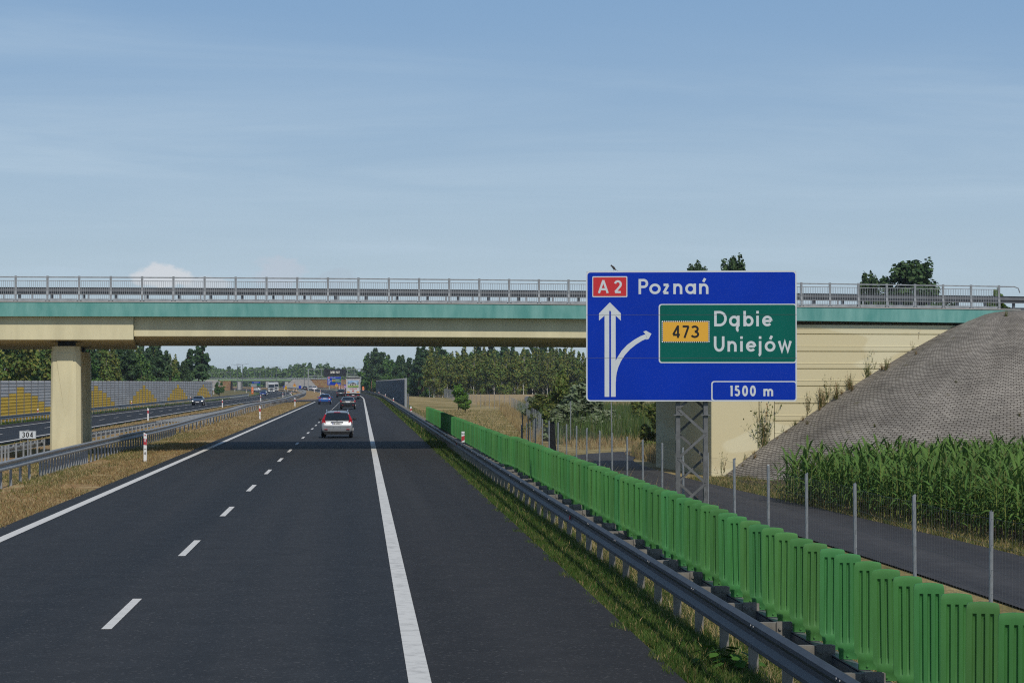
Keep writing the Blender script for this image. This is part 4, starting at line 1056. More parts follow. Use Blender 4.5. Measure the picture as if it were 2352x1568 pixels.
        m.sweep([[(s * (xm + a * q), .70 + dy, zm + b * q) for a, b in ((-.10, -.05), (.02, -.075), (.10, -.05), (.11, .03), (.05, .075), (-.09, .06))] for q, dy in ((.8, -.05), (1, -.02), (.95, .06), (.6, .12))])
        m.box((s * (hw(.75) - .02), .74, zm - .03), (.12, .06, .05)); m.build('wing_mirror', body_mat if kind in ('hatch',) else M['plast'], car, smooth=True)
    # front end
    yf = st[-1][0]
    for s in (-1, 1):
        m = MB(); m.slab([(s * .56, yf - .045, .60), (s * .78, yf - .12, .62), (s * .80, yf - .22, .74), (s * .58, yf - .12, .715)][::-s], .05); m.build('headlight', M['headlamp'], car)
    m = MB(); m.slab([(-.5, yf + .006, .56), (-.5, yf - .055, .665), (.5, yf - .055, .665), (.5, yf + .006, .56)], .04); m.build('grille', M['plast'], car)
    m = MB(); m.slab([(-.26, yf + .016, .44), (-.26, yf + .014, .55), (.26, yf + .014, .55), (.26, yf + .016, .44)], .02); m.build('number_plate', M['plate'], car)
    m = MB(); m.slab([(-.6, yf + .008, .30), (-.62, yf + .008, .42), (.62, yf + .008, .42), (.6, yf + .008, .30)], .05); m.build('lower_grille', M['plast'], car)
    if rails:
        for s in (-1, 1):
            m = MB(); m.tube([(s * .585, -1.55, 1.44), (s * .585, -1.45, 1.535), (s * .60, -.9, 1.565), (s * .60, .2, 1.555), (s * .585, .45, 1.45)], .022, 6); m.build('roof_rail', M['chrome'], car)
        m = MB(); m.tube([(0, -1.35, 1.47), (0, -1.62, 1.78)], [.014, .004], 5); m.build('antenna', M['plast'], car)
        m = MB(); m.slab([(-.19, -1.79, 1.418), (.19, -1.79, 1.418), (.17, -1.745, 1.45), (-.17, -1.745, 1.45)], .05); m.build('brake_lamp', M['tail'], car)
        m = MB(); m.bar((-.02, -2.105, 1.02), (.40, -2.085, 1.045), .015, .02); m.build('wiper', M['plast'], car)
        m = MB(); m.slab([(-.66, -2.128, .665), (.66, -2.128, .665), (.66, -2.118, .745), (-.66, -2.118, .745)], .02); m.build('tailgate_step', mat('tailgate_step_grey', (.36, .37, .385), .5), car)
        m = MB()
        m.sweep([[(.055 * k * math.cos(a), -2.112 - q, .945 + .034 * k * math.sin(a)) for a in np.linspace(0, 2 * math.pi, 17)[:-1]] for k, q in ((1, 0), (1, .014), (.8, .014), (.8, 0))])
        for a, b in (((-.022, -.02), (-.012, .022)), ((.012, -.022), (.022, .02)), ((-.016, -.002), (.016, .004))): m.bar((a[0], -2.124, .945 + a[1]), (b[0], -2.124, .945 + b[1]), .01, .01)
        m.build('emblem', M['chrome'], car)
        m = MB()
        for a, b, z in ((-.60, -.44, .93), (.43, .62, .93), (.47, .60, .715)):
            q = a
            while q < b - .02: m.box((q, -2.128, z), (.015, .012, .02)); q += .028
        m.build('tailgate_letters', M['plast'], car)
        # head rests and mirror seen through the rear window
        m = MB()
        for s in (-1, 1): m.slab([(s * .20, -1.975, 1.08), (s * .46, -1.975, 1.08), (s * .44, -1.862, 1.27), (s * .36, -1.84, 1.31), (s * .25, -1.85, 1.29)][::s], .006)
        m.slab([(-.11, -1.852, 1.29), (.11, -1.852, 1.29), (.10, -1.825, 1.335), (-.10, -1.825, 1.335)], .006)
        m.build('seat_backs', M['interior'], rw)
    car.location = loc; car.rotation_euler = (0, 0, head)
    return car
silver = paint('silver_paint', (.31, .325, .35), .34, .35)
def lane(y, x): return (x + sh(y), y, .012)
def hd(y): return -math.atan((sh(y + 5) - sh(y - 5)) / 10) * -1
make_car('car', 'silver estate car with roof rails just beyond the bridge shadow in the right lane', 'estate', silver, lane(128.0, -1.31), 0, 'PK 62555', rails=True)
make_car('car', 'dark grey saloon car with a bright strip across its boot, behind the lorry', 'sedan', paint('dark_grey_paint', (.011, .012, .015), .3, 0, .25), lane(261, -1.45), 0, detail=1)
make_car('car', 'blue hatchback in the left lane beside the crossover', 'hatch', paint('blue_paint', (.02, .09, .33), .25), lane(316, -5.0), 0, detail=1)
make_car('car', 'black compact car in the left lane just left of the lorry', 'suv', paint('black_paint_car', (.008, .008, .01), .25), lane(456, -3.75), hd(456), detail=1)
make_car('car', 'black car half hidden by the left side of the lorry', 'suv', paint('night_paint', (.012, .014, .02), .25), lane(590, -1.0), hd(590), detail=1)
wht = paint('white_car_paint', (.70, .71, .72), .3)
def onbend(u, v_base, Z): return unproj(u, v_base, Z)
for u, y, lab, pm, k in ((723.5, 850, 'white car on the bend, right one of the pale pair', wht, 'suv'), (713.5, 880, 'pale silver car on the bend between the black car and the white one', silver, 'suv'), (701, 835, 'black car leading the group on the left bend', paint('jet_paint', (.01, .01, .011), .25), 'suv')):
    p = at(u, 895, y); make_car('car', lab, k, pm, (p.x, y, .0), hd(y), detail=1)
rev = lambda y: math.pi - math.atan((XL(y + 5) - XL(y - 5)) / 10) * 1
def olane(y, o): return (XL(y) - o, y, ZL(y) - .025 * o + .02)
def onc(u, y, off, label, kind, pm):
    p = at(u, 900, y); z = ZL(y) - .025 * (XL(y) - p.x) + .02
    return make_car('car', label, kind, pm, (p.x, y, z), rev(y), detail=1)
onc(456, 345, 0, 'dark blue saloon with lit headlights coming towards the camera beside the noise barrier', 'sedan', paint('slate_blue_paint', (.035, .05, .085), .25))
onc(604.5, 610, 0, 'small deep blue car with lit headlights on the opposite carriageway ahead of the white lorry', 'hatch', paint('deep_blue_paint', (.012, .03, .16), .25))
onc(607, 780, 0, 'dark teal car partly behind the small deep blue one', 'sedan', paint('teal_car_paint', (.02, .06, .08), .25))
for u, y, lab, pm in ((589, 1010, 'white car in front of the far green sign', wht), (491, 1090, 'white car far left below the distant bridge', wht)):
    p = at(u, 892, y); make_car('car', lab, 'hatch', pm, (p.x, y, gz(p.x, y) + .3), 1.2, detail=1)

def wheelset(par, xs, ys, r, zr=None):
    for y in ys:
        for x in xs:
            m = MB(); m.lathe((x, y, r), [(r * .6, -.15), (r * .97, -.14), (r, -.1), (r, .1), (r * .97, .14), (r * .6, .15)], 18, axis='X'); w = m.build('wheel', M['rubber'], par)
            m = MB(); m.lathe((x, y, r), [(r * .55, -.155), (r * .5, .0), (r * .55, .155)], 12, axis='X'); m.build('rim', M['rim'], w)
def lorry():
    t = thing('lorry', 'white box lorry with a picture of a house on its rear doors', 'lorry', (0, 0, 0))
    grey = mat('trailer_white', (.56, .56, .565), .5, var=.05, scale=1.5); W_ = 1.275
    m = MB(); m.box((0, 6.8, 2.52), (2 * W_, 13.6, 2.90)); m.build('box_body', grey, t, bevel=.03)
    m = MB(); m.box((0, -.02, 3.985), (2.54, .10, .07)); m.build('roof_edge', M['white'], t)
    m = MB(); m.box((0, -.035, 3.82), (2.52, .07, .25)); m.build('top_beam', M['black'], t)
    m = MB()
    for s in (-1, 1): m.box((s * 1.235, -.04, 2.40), (.08, .08, 2.62))
    m.box((0, -.04, 3.66), (2.39, .08, .07)); m.box((0, -.04, 1.115), (2.39, .08, .07)); m.build('door_frame', M['white'], t)
    mr = mat('maroon_seal', (.16, .04, .045), .7); m = MB()
    for s in (-1, 1): m.box((s * 1.165, -.02, 2.40), (.05, .05, 2.44))
    m.box((0, -.02, 3.595), (2.28, .05, .045)); m.box((0, -.02, 1.18), (2.28, .05, .045)); m.build('door_seal', mr, t)
    m = MB(); m.box((0, -.016, 2.39), (2.26, .03, 2.36)); door = m.build('rear_door', grey, t)
    # picture: flat print of a bungalow, lawn, sky
    y0 = -.034
    def pl(pts, nm, mm, k, par=door):
        q = MB(); q.slab([(x, y0 - .004 * k, z) for x, z in pts], .003); return q.build(nm, mm, par)
    sky = mat('print_sky', (.12, .30, .58), .5, col2=(.50, .62, .72), scale=1.3, stretch=(1, 1, 2.2))
    pic = pl([(-1.0, 2.10), (1.0, 2.10), (1.0, 3.42), (-1.0, 3.42)], 'picture', sky, 1)
    pl([(-1.0, 2.10), (1.0, 2.10), (1.0, 2.62), (-1.0, 2.62)], 'picture_lawn', mat('print_lawn', (.16, .30, .05), .6, col2=(.45, .52, .22), scale=2.5, stretch=(1, 1, 4)), 2, pic)
    pl([(-1.0, 2.10), (1.0, 2.10), (1.0, 2.26), (-.2, 2.24), (-1.0, 2.16)], 'picture_hedge', mat('print_hedge', (.05, .14, .02), .6, var=.4, scale=6), 3, pic)
    pl([(-.78, 2.50), (.62, 2.50), (.62, 2.82), (-.78, 2.82)], 'picture_wall', mat('print_wall', (.56, .53, .49), .6), 3, pic)
    pl([(-.82, 2.82), (.70, 2.78), (.42, 2.93), (.10, 3.04), (-.10, 3.04), (-.40, 2.93)], 'picture_roof', mat('print_roof', (.07, .065, .06), .6), 4, pic)
    for xa, xb in ((-.55, -.34), (-.18, .06), (.16, .22), (.36, .46)): pl([(xa, 2.52), (xb, 2.52), (xb, 2.74), (xa, 2.74)], 'picture_window', M['black'], 4, pic)
    tree = mat('print_tree', (.03, .07, .02), .6)
    for c in (-.93, .90): pl([(c + .09 * math.cos(a) * (1.0 if c > 0 else .8), 2.95 + .25 * math.sin(a)) for a in np.linspace(0, 6.28, 11)[:-1]], 'picture_tree', tree, 3, pic)
    q = MB(); text(q, 'www.danwood.de', 0, 1.83, .20, lambda x, y, o: (x, y0 - o, y), .006, .15, .10, .001, sx=.62, center=True, slant=.25); q.build('lettering', M['red'], door)
    for s in (-1, 1): pl([(s * .18, 1.36), (s * .02, 1.36), (s * .02, 1.53), (s * .18, 1.53)][::-s], 'logo', M['red'], 2)
    for s in (-1, 1): pl([(s * .015, 1.55), (s * .15, 1.55), (s * .03, 1.72)][::-s], 'logo', M['red'], 2)
    pl([(.56, 1.40), (.78, 1.40), (.78, 1.44), (.56, 1.44)], 'door_mark', M['red'], 2)
    for s in (-1, 1):
        b = pl([(s * .62, 1.20), (s * 1.16, 1.20), (s * 1.16, 1.40), (s * .62, 1.40)][::s], 'marking_border', M['red'], 2); pl([(s * .66, 1.23), (s * 1.12, 1.23), (s * 1.12, 1.37), (s * .66, 1.37)][::s], 'marking_plate', M['syellow'], 4, b)
    m = MB(); m.box((0, 6.9, .95), (1.1, 13.2, .24)); m.build('chassis', M['black'], t)
    m = MB(); m.box((0, .06, .90), (2.46, .10, .44)); m.build('rear_crossmember', M['black'], t)
    m = MB(); m.box((0, .02, .50), (2.36, .10, .12)); m.build('rear_bumper', M['galv'], t)
    m = MB(); m.box((0, -.035, .51), (1.2, .02, .06)); m.build('bumper_stripe', M['red'], t)
    for s in (-1, 1):
        m = MB(); m.box((s * .93, -.0, .76), (.36, .06, .13)); m.build('tail_lamp', M['tail'], t)
        m = MB(); m.box((s * .95, 2.0, .45), (.5, .03, .7)); m.build('mudflap', M['black'], t)
        m = MB(); m.box((s * 1.22, 7.2, .80), (.04, 5.4, .5)); m.build('side_guard', M['galv'], t)
    m = MB(); m.box((0, -.0, .76), (.46, .03, .11)); m.build('number_plate', M['plate'], t)
    wheelset(t, (-1.05, 1.05), (2.6, 3.9, 5.2), .50); wheelset(t, (-1.0, 1.0), (12.0, 15.6), .50)
    m = MB(); m.sweep([[(-1.24, y, z) for y, z in ((14.0, .55), (16.3, .55), (16.3, 2.2), (16.0, 3.3), (15.4, 3.75), (14.0, 3.85))], [(1.24, y, z) for y, z in ((14.0, .55), (16.3, .55), (16.3, 2.2), (16.0, 3.3), (15.4, 3.75), (14.0, 3.85))]]); m.build('cab', paint('cab_white', (.6, .6, .62)), t, bevel=.06)
    y = 409; t.location = lane(y, -1.33); t.rotation_euler = (0, 0, hd(y))
lorry()
def oncoming_truck(label, u, y, first=True, rot=None):
    t = thing('lorry', label, 'lorry', (0, 0, 0)); cw = paint('truck_white', (.42, .43, .44))
    pr = ((0, .42), (0, 1.5), (.02, 2.05), (.30, 3.15), (.8, 3.75), (1.9, 3.85), (1.9, .42))
    m = MB(); m.sweep([[(x, y_, z) for y_, z in pr] for x in (-1.22, 1.22)]); m.build('cab', cw, t, bevel=.07)
    m = MB(); m.slab([(-1.12, -.01, 1.98), (-1.04, .245, 3.0), (1.04, .245, 3.0), (1.12, -.01, 1.98)], .03); m.build('windscreen', M['glass'], t)
    m = MB(); m.box((0, .16, 3.06), (2.2, .30, .10)); m.build('sun_visor', M['plast'], t)
    m = MB()
    for i in range(5): m.box((0, -.02, 1.02 + i * .16), (1.5 - .04 * i, .06, .09))
    m.build('grille', M['plast'], t)
    m = MB(); m.box((0, -.06, .62), (2.44, .22, .42)); m.build('bumper', M['galv'], t, bevel=.05)
    for s in (-1, 1):
        m = MB(); m.box((s * .92, -.16, .68), (.34, .05, .16)); m.build('headlight', M['headlamp'], t)
        m = MB(); m.box((s * 1.36, .25, 2.55), (.16, .18, .72)); m.build('mirror', M['plast'], t, bevel=.03)
        m = MB(); m.bar((s * 1.2, .3, 2.75), (s * 1.36, .25, 2.75), .05, .05); m.build('mirror_arm', M['plast'], t)
    m = MB(); m.box((0, -.175, .52), (.5, .02, .11)); m.build('number_plate', M['plate'], t)
    m = MB(); m.box((0, 9.2, 2.55), (2.5, 13.4, 2.8)); m.build('box_body', mat('box_white', (.66, .67, .68), .6), t)
    m = MB(); m.box((0, 9.0, .95), (1.0, 12.8, .25)); m.build('chassis', M['black'], t)
    wheelset(t, (-1.02, 1.02), (1.3, 4.8, 11.5, 12.8, 14.1), .5)
    p = at(u, 898, y); z = ZL(y) - .025 * (XL(y) - p.x) + .02; t.location = (p.x, y, z); t.rotation_euler = (0, 0, math.atan((XL(y + 20) - XL(y)) / 20) * -1 if rot is None else rot)
oncoming_truck('white articulated lorry coming towards the camera on the opposite carriageway', 623.5, 862)
oncoming_truck('white lorry box half hidden behind the oncoming articulated lorry', 633.5, 1000, rot=.12)
def red_truck():
    t = thing('lorry', 'tiny red tipper lorry below the left end of the distant bridge', 'lorry', (0, 0, 0))
    m = MB(); m.sweep([[(-1.2, a, b) for a, b in ((0, 1.1), (5.5, 1.1), (5.8, 2.7), (-.2, 2.7))], [(1.2, a, b) for a, b in ((0, 1.1), (5.5, 1.1), (5.8, 2.7), (-.2, 2.7))]]); m.build('tipper_body', mat('tipper_red', (.5, .03, .03), .5), t)
    m = MB(); m.box((0, 7.1, 1.8), (2.4, 1.8, 2.2)); m.build('cab', M['white'], t, bevel=.1); wheelset(t, (-1, 1), (1, 2.4, 7.1), .5)
    p = at(468, 890, 1120); t.location = (p.x, 1120, gz(p.x, 1120) + .3); t.rotation_euler = (0, 0, 1.35)
red_truck()

# ------------------------------------------------------------------ posts, plates, masts
def delineator(loc, label, rail=False, words=None, grp='white roadside marker posts', far=False, head=True):
    t = thing('marker_post', label, 'marker post', loc, grp)
    x, y, z = loc; H = .42 if rail else 1.12; w = .06 if rail else .062; d = .035
    m = MB(); pr = ((-w, 0), (w, 0), (w, H), (-w, H + (0 if rail else .07)))
    m.sweep([[(x + a, y + q, z + b) for a, b in pr] for q in (-d, d)]); body = m.build('post_body', M['white'], t)
    yy = y - d - .004; m = MB()
    if rail: pts = ((-w, .02), (w, .06), (w, .20), (-w, .16)) if 0 else ((-w, .03), (w, .09), (w, .26), (-w, .22))
    else: pts = ((-w, .70), (w, .68), (w, .93), (-w, .96))
    m.slab([(x + a, yy, z + b) for a, b in pts], .003); m.build('red_band', mat('band', (.45, .04, .05), .5) if 'band' not in bpy.data.materials else bpy.data.materials['band'], t)
    if words:
        m = MB()
        for s, bz, cap, in words: text(m, s, x, z + bz, cap, lambda a, b, o: (a, yy - o, b), .003, .18, .14, .0005, center=True)
        m.build('lettering', M['black'], t)
    return t
BIG = 'white marker post with red panel and small black figures, nearest in the median grass'
d0 = delineator((-8.62, 90.5, gz(-8.62, 90.5)), BIG, words=[('304', .50, .05), ('0', .30, .11)])
m = MB(); m.slab([(-8.655, 90.46, .99), (-8.585, 90.46, .99), (-8.585, 90.46, 1.05), (-8.655, 90.46, 1.05)], .003); bd = m.build('badge', M['sred'], d0)
m = MB(); text(m, 'A2', -8.62, 1.0, .04, lambda a, b, o: (a, 90.456 - o, b), .002, .18, .14, .0003, center=True); m.build('lettering', M['swhite'], bd)
m = MB(); m.slab([(-8.645, 90.452, .755), (-8.602, 90.452, .755), (-8.602, 90.452, .91), (-8.645, 90.452, .91)], .002); m.build('reflector', M['swhite'], d0)
delineator((-8.58, 192, gz(-8.58, 192)), 'white marker post in the dry grass, second along the left edge', words=[('9', .34, .10)])
delineator((-8.45, 290, gz(-8.45, 290)), 'white marker post near the rear of the blue hatchback, third along the left edge')
delineator((-8.4 + sh(560), 560, 0), 'slim marker post left of the black compact car where the edge line bends')
for y, l in ((100, None), (203, 'white marker post with red panel beside the opposite carriageway, nearest one right of the pier'), (305, 'white marker post beside the opposite carriageway below the dark blue saloon'), (405, 'small marker post farther along the opposite carriageway edge'), (520, 'tiny marker post at the start of the opposite bend'), (610, 'tiny marker post in the middle of the opposite bend')):
    if l: delineator((XL(y) + 1.35, y, gz(XL(y) + 1.35, y)), l)
for y, l in ((88.5, 'red and white marker on the guardrail in front of the green blades with black figures'), (180, 'red and white marker on the guardrail at the foot of the dark barrier end post'), (276, 'red and white marker on the guardrail, second in front of the dark barrier'), (366, 'red and white marker on the guardrail, third in front of the dark barrier'), (462, 'red and white marker on the guardrail, farthest in front of the dark barrier')):
    delineator((4.06 + sh(y), y, .77), l, True, [('304', .30, .06)] if y < 100 else None, 'red and white markers on the guardrails')
for y, l in ((222, 'marker on the far left guardrail partly behind the pier'), (308, 'red and white marker on the far left guardrail right of the pier'), (405, 'red and white marker on the far left guardrail under the third pyramid')):
    delineator((XL(y) - 11.2, y, ZL(y) + .43), l, True, None, 'red and white markers on the guardrails')
for u, v, y, l in ((491, 905.5, 640, 'marker post left of the dark pine shrub'), (539.5, 899, 760, 'marker post on the guardrail end at the far left'), (566, 902, 720, 'leaning white marker post left of the orange column')):
    p = at(u, v, y); delineator((p.x, y, p.z), l, False)
for k, (u, v, y) in enumerate(((653.5, 895, 860), (661, 897, 850), (673.5, 897.5, 840), (681, 899, 800), (697, 896, 860), (721.5, 896, 840), (722.5, 901.5, 690))):
    p = at(u, v + 1, y); delineator((p.x, y, p.z), 'thin white marker post in the grass of the distant bend', False, None, 'marker posts in the distant bend')

def km_plate():
    z0 = gz(-14.6, 89.5); c = at(63.5, 998, 90.5)
    t = thing('distance_plate', 'white plate reading 304 on a slim grey post beside the pier', 'kilometre sign', (c.x, 90.5, z0))
    m = MB(); m.tube([(c.x, 90.56, z0), (c.x, 90.56, c.z)], .03, 8); m.build('post', M['galv'], t)
    m = MB(); m.slab([(x, 90.5, z) for x, z in rrect(c.x - .335, c.z - .165, c.x + .335, c.z + .165, .035)], .02); p = m.build('plate', M['swhite'], t)
    m = MB()
    for pts, in (((rrect(c.x - .325, c.z - .155, c.x + .325, c.z + .155, .03)),),):
        q = pts + [pts[0]]; strokes(m, q, .012, lambda a, b, o: (a, 90.5 - o, b), .003)
    m.build('plate_border', M['black'], p)
    m = MB(); text(m, '304', c.x, c.z - .105, .215, lambda a, b, o: (a, 90.5 - o, b), .004, .17, .17, .0006, center=True); m.build('lettering', M['black'], p)
km_plate()

def gantry():
    y = 800.; a = at(708, 898, y); b = at(828.5, 898, y); zt = at(708, 847, y).z; zl = at(708, 863, y).z
    g = thing('sign_gantry', 'steel gantry over the motorway carrying the dark message board', 'gantry', (a.x, y, -.5))
    for x in (a.x, b.x):
        m = MB(); m.box((x, y, (zt - 1.2) / 2), (.36, .36, zt + 1.2)); m.build('column', M['galv'], g)
    m = MB(); m.box(((a.x + b.x) / 2, y, zt - .12), (b.x - a.x, .3, .22)); m.box(((a.x + b.x) / 2, y, zl), (b.x - a.x, .3, .2))
    for i in range(9):
        x = a.x + (b.x - a.x) * i / 8; m.box((x, y, (zt + zl) / 2), (.12, .12, zt - zl))
    m.build('beam', M['galv'], g)
    wl = at(796, 863, y).x
    m = MB(); zr = at(800, 853, y).z
    for z in (zl + .1, (zl + zr) / 2, zr): m.box(((wl + b.x + 1.2) / 2, y + .9, z), (b.x + 1.2 - wl, .08, .1))
    for i in range(6): m.box((wl + (b.x + 1.2 - wl) * i / 5, y + .9, (zl + zr) / 2), (.08, .08, zr - zl))
    m.build('walkway_railing', M['galv'], g)
    m = MB(); xl = at(832.5, 860, y).x; xr = at(838, 860, y).x
    for x in (xl, xr): m.box((x, y + .6, zr / 2 + .3), (.1, .1, zr - .2))
    for i in range(14): m.box(((xl + xr) / 2, y + .6, .6 + i * .5), (xr - xl, .07, .07))
    m.build('ladder', M['galv'], g)
    x0 = at(743.6, 850, y).x; x1 = at(795.2, 850, y).x; z1 = at(770, 847, y).z; z0 = at(770, 863.6, y).z
    t = thing('message_board', 'dark overhead message board showing ZAPNIJ PASY in white', 'message board', ((x0 + x1) / 2, y - .5, z0))
    m = MB(); m.box(((x0 + x1) / 2, y - .5, (z0 + z1) / 2), (x1 - x0, .5, z1 - z0)); m.build('housing', mat('board_black', (.014, .015, .02), .6), t)
    m = MB(); cx = at(769.3, 855, y).x; cz = at(770, 857, y).z; text(m, 'ZAPNIJ PASY', cx, cz - .05, .82, lambda a, b, o: (a, y - .76 - o, b), .03, .13, .22, .01, sx=.50, center=True); m.build('lettering', mat('led_white', (.5, .48, .44), .5, emit=(1, .95, .85, .3)), t)
gantry()
direction_sign('motorway_sign', 'small distant repeat of the blue Poznań sign under the dark message board', at(767.6, 874.4, 930), math.radians(0), .00299, 930, True, '500 m', thick=.1)
p = at(756.5, 884, 930.3)
m = MB(); m.box((p.x, 930.4, (p.z - .9) / 2), (.55, .3, p.z + .9)); m.build('sign_post', M['galv'], bpy.data.objects['motorway_sign.001'])

def small_sign(name, label, u0, v0, u1, v1, y, mt, base_v, words=None, shape='rect', grp=None, backs=False):
    a = at(u0, v0, y); b = at(u1, v1, y); g = at((u0 + u1) / 2, base_v, y)
    t = thing(name, label, 'road sign', (g.x, y, g.z), grp)
    m = MB(); m.box(((a.x + b.x) / 2, y + .08, (g.z - .5 + a.z) / 2), (.10, .08, a.z - .05 - g.z + .5)); m.build('post', M['galv'], t)
    m = MB()
    if shape == 'tri':
        zc = b.z + (a.z - b.z) * .25
        m.slab([(a.x, y, zc), (b.x, y, zc), ((a.x + b.x) / 2, y, a.z)], .05); p = m.build('triangle_plate', M['yellowcol'], t)
        m = MB(); m.slab([(a.x * .9 + b.x * .1, y, b.z), (b.x * .9 + a.x * .1, y, b.z), (b.x * .9 + a.x * .1, y, zc - .03), (a.x * .9 + b.x * .1, y, zc - .03)], .05); m.build('plate', M['yellowcol'], t)
        m = MB(); c = (a.x + b.x) / 2; m.slab([(c - .18, y - .03, zc + .2), (c + .18, y - .03, zc + .2), (c + .05, y - .03, zc + .5), (c - .05, y - .03, zc + .5)], .02); m.build('symbol', M['black'], p)
        m = MB(); pts = [(a.x + .05, zc + .03), (b.x - .05, zc + .03), (c, a.z - .08), (a.x + .05, zc + .03)]; strokes(m, pts, .10, lambda q, w, o: (q, y - o, w), .03); m.build('border', M['sred'], p)
    else:
        m.slab([(a.x, y, b.z), (b.x, y, b.z), (b.x, y, a.z), (a.x, y, a.z)], .05); p = m.build('plate', mt, t)
        if words:
            m = MB()
            for s, fz, cap, mm in words: text(m, s, (a.x + b.x) / 2, b.z + (a.z - b.z) * fz, cap, lambda q, w, o: (q, y - o, w), .03, .18, .14, .006, center=True)
            m.build('lettering', words[0][3], p)
    return t
small_sign('yellow_plate', 'yellow plate reading PA 303 on a post beside the opposite bend', 653.8, 886.4, 658.8, 894.6, 505, M['yellowcol'], 910, [('PA', .56, .27, M['black']), ('303', .12, .25, M['black'])])
small_sign('warning_sign', 'yellow triangular warning sign in front of the distant paved cone', 672.8, 879.8, 680, 887.6, 900, None, 894, shape='tri')
small_sign('warning_sign', 'yellow triangular warning sign below the distant blue Poznań sign', 769, 879.2, 777.2, 886.5, 880, None, 894.5, shape='tri')
small_sign('blue_sign', 'small blue sign right of the first yellow triangle before the distant cone', 686.2, 885.4, 692, 892, 900, M['blue'], 899)
small_sign('blue_sign', 'small blue sign between the white lorry and the yellow PA 303 plate', 651, 885.4, 655, 889.5, 1000, M['blue'], 894)
small_sign('blue_sign', 'square blue sign peeking out left of the lorry', 789.5, 883.2, 800.5, 891.5, 760, M['blue'], 897)
small_sign('direction_sign', 'far blue and green direction sign on the opposite carriageway', 578.7, 876.6, 597.5, 885.2, 1060, M['sgreen'], 893)
a = at(578.7, 876.6, 1060); b = at(597.5, 879.5, 1060); m = MB(); m.slab([(a.x, 1059.9, b.z), (b.x, 1059.9, b.z), (b.x, 1059.9, a.z), (a.x, 1059.9, a.z)], .05); fp = m.build('blue_field', M['blue'], bpy.data.objects['direction_sign'])
m = MB(); text(m, 'A2  Poznań'.replace('  ', ' '), (a.x + b.x) / 2, b.z + .15, .34, lambda q, w, o: (q, 1059.85 - o, w), .02, .2, .14, .006, center=True); m.build('lettering', M['swhite'], fp)
small_sign('road_sign_back', 'grey reverse side of a road sign left of the small blue cars', 576.5, 881.5, 589.5, 888.2, 800, M['galv'], 893)
def sos(label, u, v0, v1, y):
    a = at(u, v0, y); b = at(u, v1, y); t = thing('emergency_phone', label, 'emergency phone', (b.x, y, b.z), 'orange emergency phone columns')
    m = MB(); H = a.z - b.z; m.sweep([[(b.x + c * w, y + s * w, b.z + z) for c, s in ((-1, -.7), (1, -.7), (1, .7), (-1, .7))] for w, z in ((.32, -.2), (.36, H * .5), (.30, H * .93), (.16, H))]); c = m.build('column', mat('orange_paint', (.75, .16, .02), .5), t, bevel=.04)
    m = MB()
    for f in (.62, .25): m.box((b.x, y - .27, b.z + H * f), (.4, .06, .14))
    m.build('white_band', M['white'], c)
sos('orange emergency phone column beside the gantry leg at the right verge', 834.2, 887.2, 897.8, 770)
sos('orange emergency phone column at the left of the small blue oncoming cars', 579.8, 888.6, 903, 765)
for k, u in enumerate((779.5, 785.5, 790.5, 794.5)):
    p = at(u, 893.5, 700)
    t = thing('guide_board', 'narrow red and white striped guide board left of the lorry', 'guide board', p, 'striped guide boards by the exit')
    m = MB(); m.box((p.x, p.y, p.z + .62), (.30, .05, 1.15)); bd = m.build('board', M['white'], t)
    m = MB()
    for i in range(3): z = p.z + .12 + i * .36; m.slab([(p.x - .15, p.y - .04, z), (p.x + .15, p.y - .04, z + .2), (p.x + .15, p.y - .04, z + .36), (p.x - .15, p.y - .04, z + .16)], .01)
    m.build('stripes', M['red'], bd)
# round mirror on a post by the wheat field
p = at(1210, 915, 245); zg = gz(p.x, 245)
t = thing('round_sign', 'round grey sign backs on a post among the shrubs before the wheat field', 'road sign', (p.x, 245, zg))
m = MB(); m.tube([(p.x, 245, zg), (p.x, 245, p.z)], .06, 8); m.build('post', M['galv'], t)
for dz, r in ((-.05, .33), (-.62, .2)):
    m = MB(); m.lathe((p.x + .05, 244.9, p.z + dz), [(r * .9, 0), (r, .01), (r, .03)], 18, axis='Y'); m.build('plate', M['galvdark'], t)
def lamp(label, u, v, double=True, y=None, H=12.):
    zt = 11.0
    if y is None: y = (zt - CAMH) * FP / (877 - v)
    p = at(u, v, y); z0 = p.z - H
    t = thing('street_lamp', label, 'street lamp', (p.x, y, z0), 'lamp posts of the distant junction')
    m = MB(); m.tube([(p.x, y, z0), (p.x, y, p.z)], [.14, .085], 6); m.build('pole', M['galvdark'], t)
    m = MB(); sg = (-1, 1) if double else (-1,)
    for s in sg: m.tube([(p.x, y, p.z - .1), (p.x + s * 2.0, y, p.z + .12)], .055, 5)
    m.build('arm', M['galvdark'], t)
    for s in sg: m = MB(); m.box((p.x + s * 2.3, y, p.z + .14), (.9, .3, .14)); m.build('lantern', M['galv'], t)
for u, v in ((545.0, 837.6), (556.8, 836.6)): lamp('tall double-armed lamp post left of the white oncoming lorry, one of two tallest', u, v)
for u, v in ((570.5, 849.8), (584.2, 849.3), (597.8, 847.8), (610.5, 846.5), (623.2, 845), (634.8, 843)): lamp('double-armed lamp post in the row behind the oncoming lorry', u, v)
lamp('single-armed lamp post rising left of the gantry', 699, 837.4, False)
for u, v, k in ((669, 855, 1), (731, 858.5, 1)): lamp('short lamp post standing on the road behind the distant bridge', u, v, True, 1420, 9)
for u, v in ((472.5, 856.3), (486.8, 856.3), (501.3, 856.3), (515.1, 854.6), (521, 855), (529.7, 853.4), (596, 851)): lamp('faint lamp post above the left half of the distant bridge', u, v, True, 1400, 8)
lamp('lone lamp post right of the message board', 790, 838.5, False, 1200, 14)

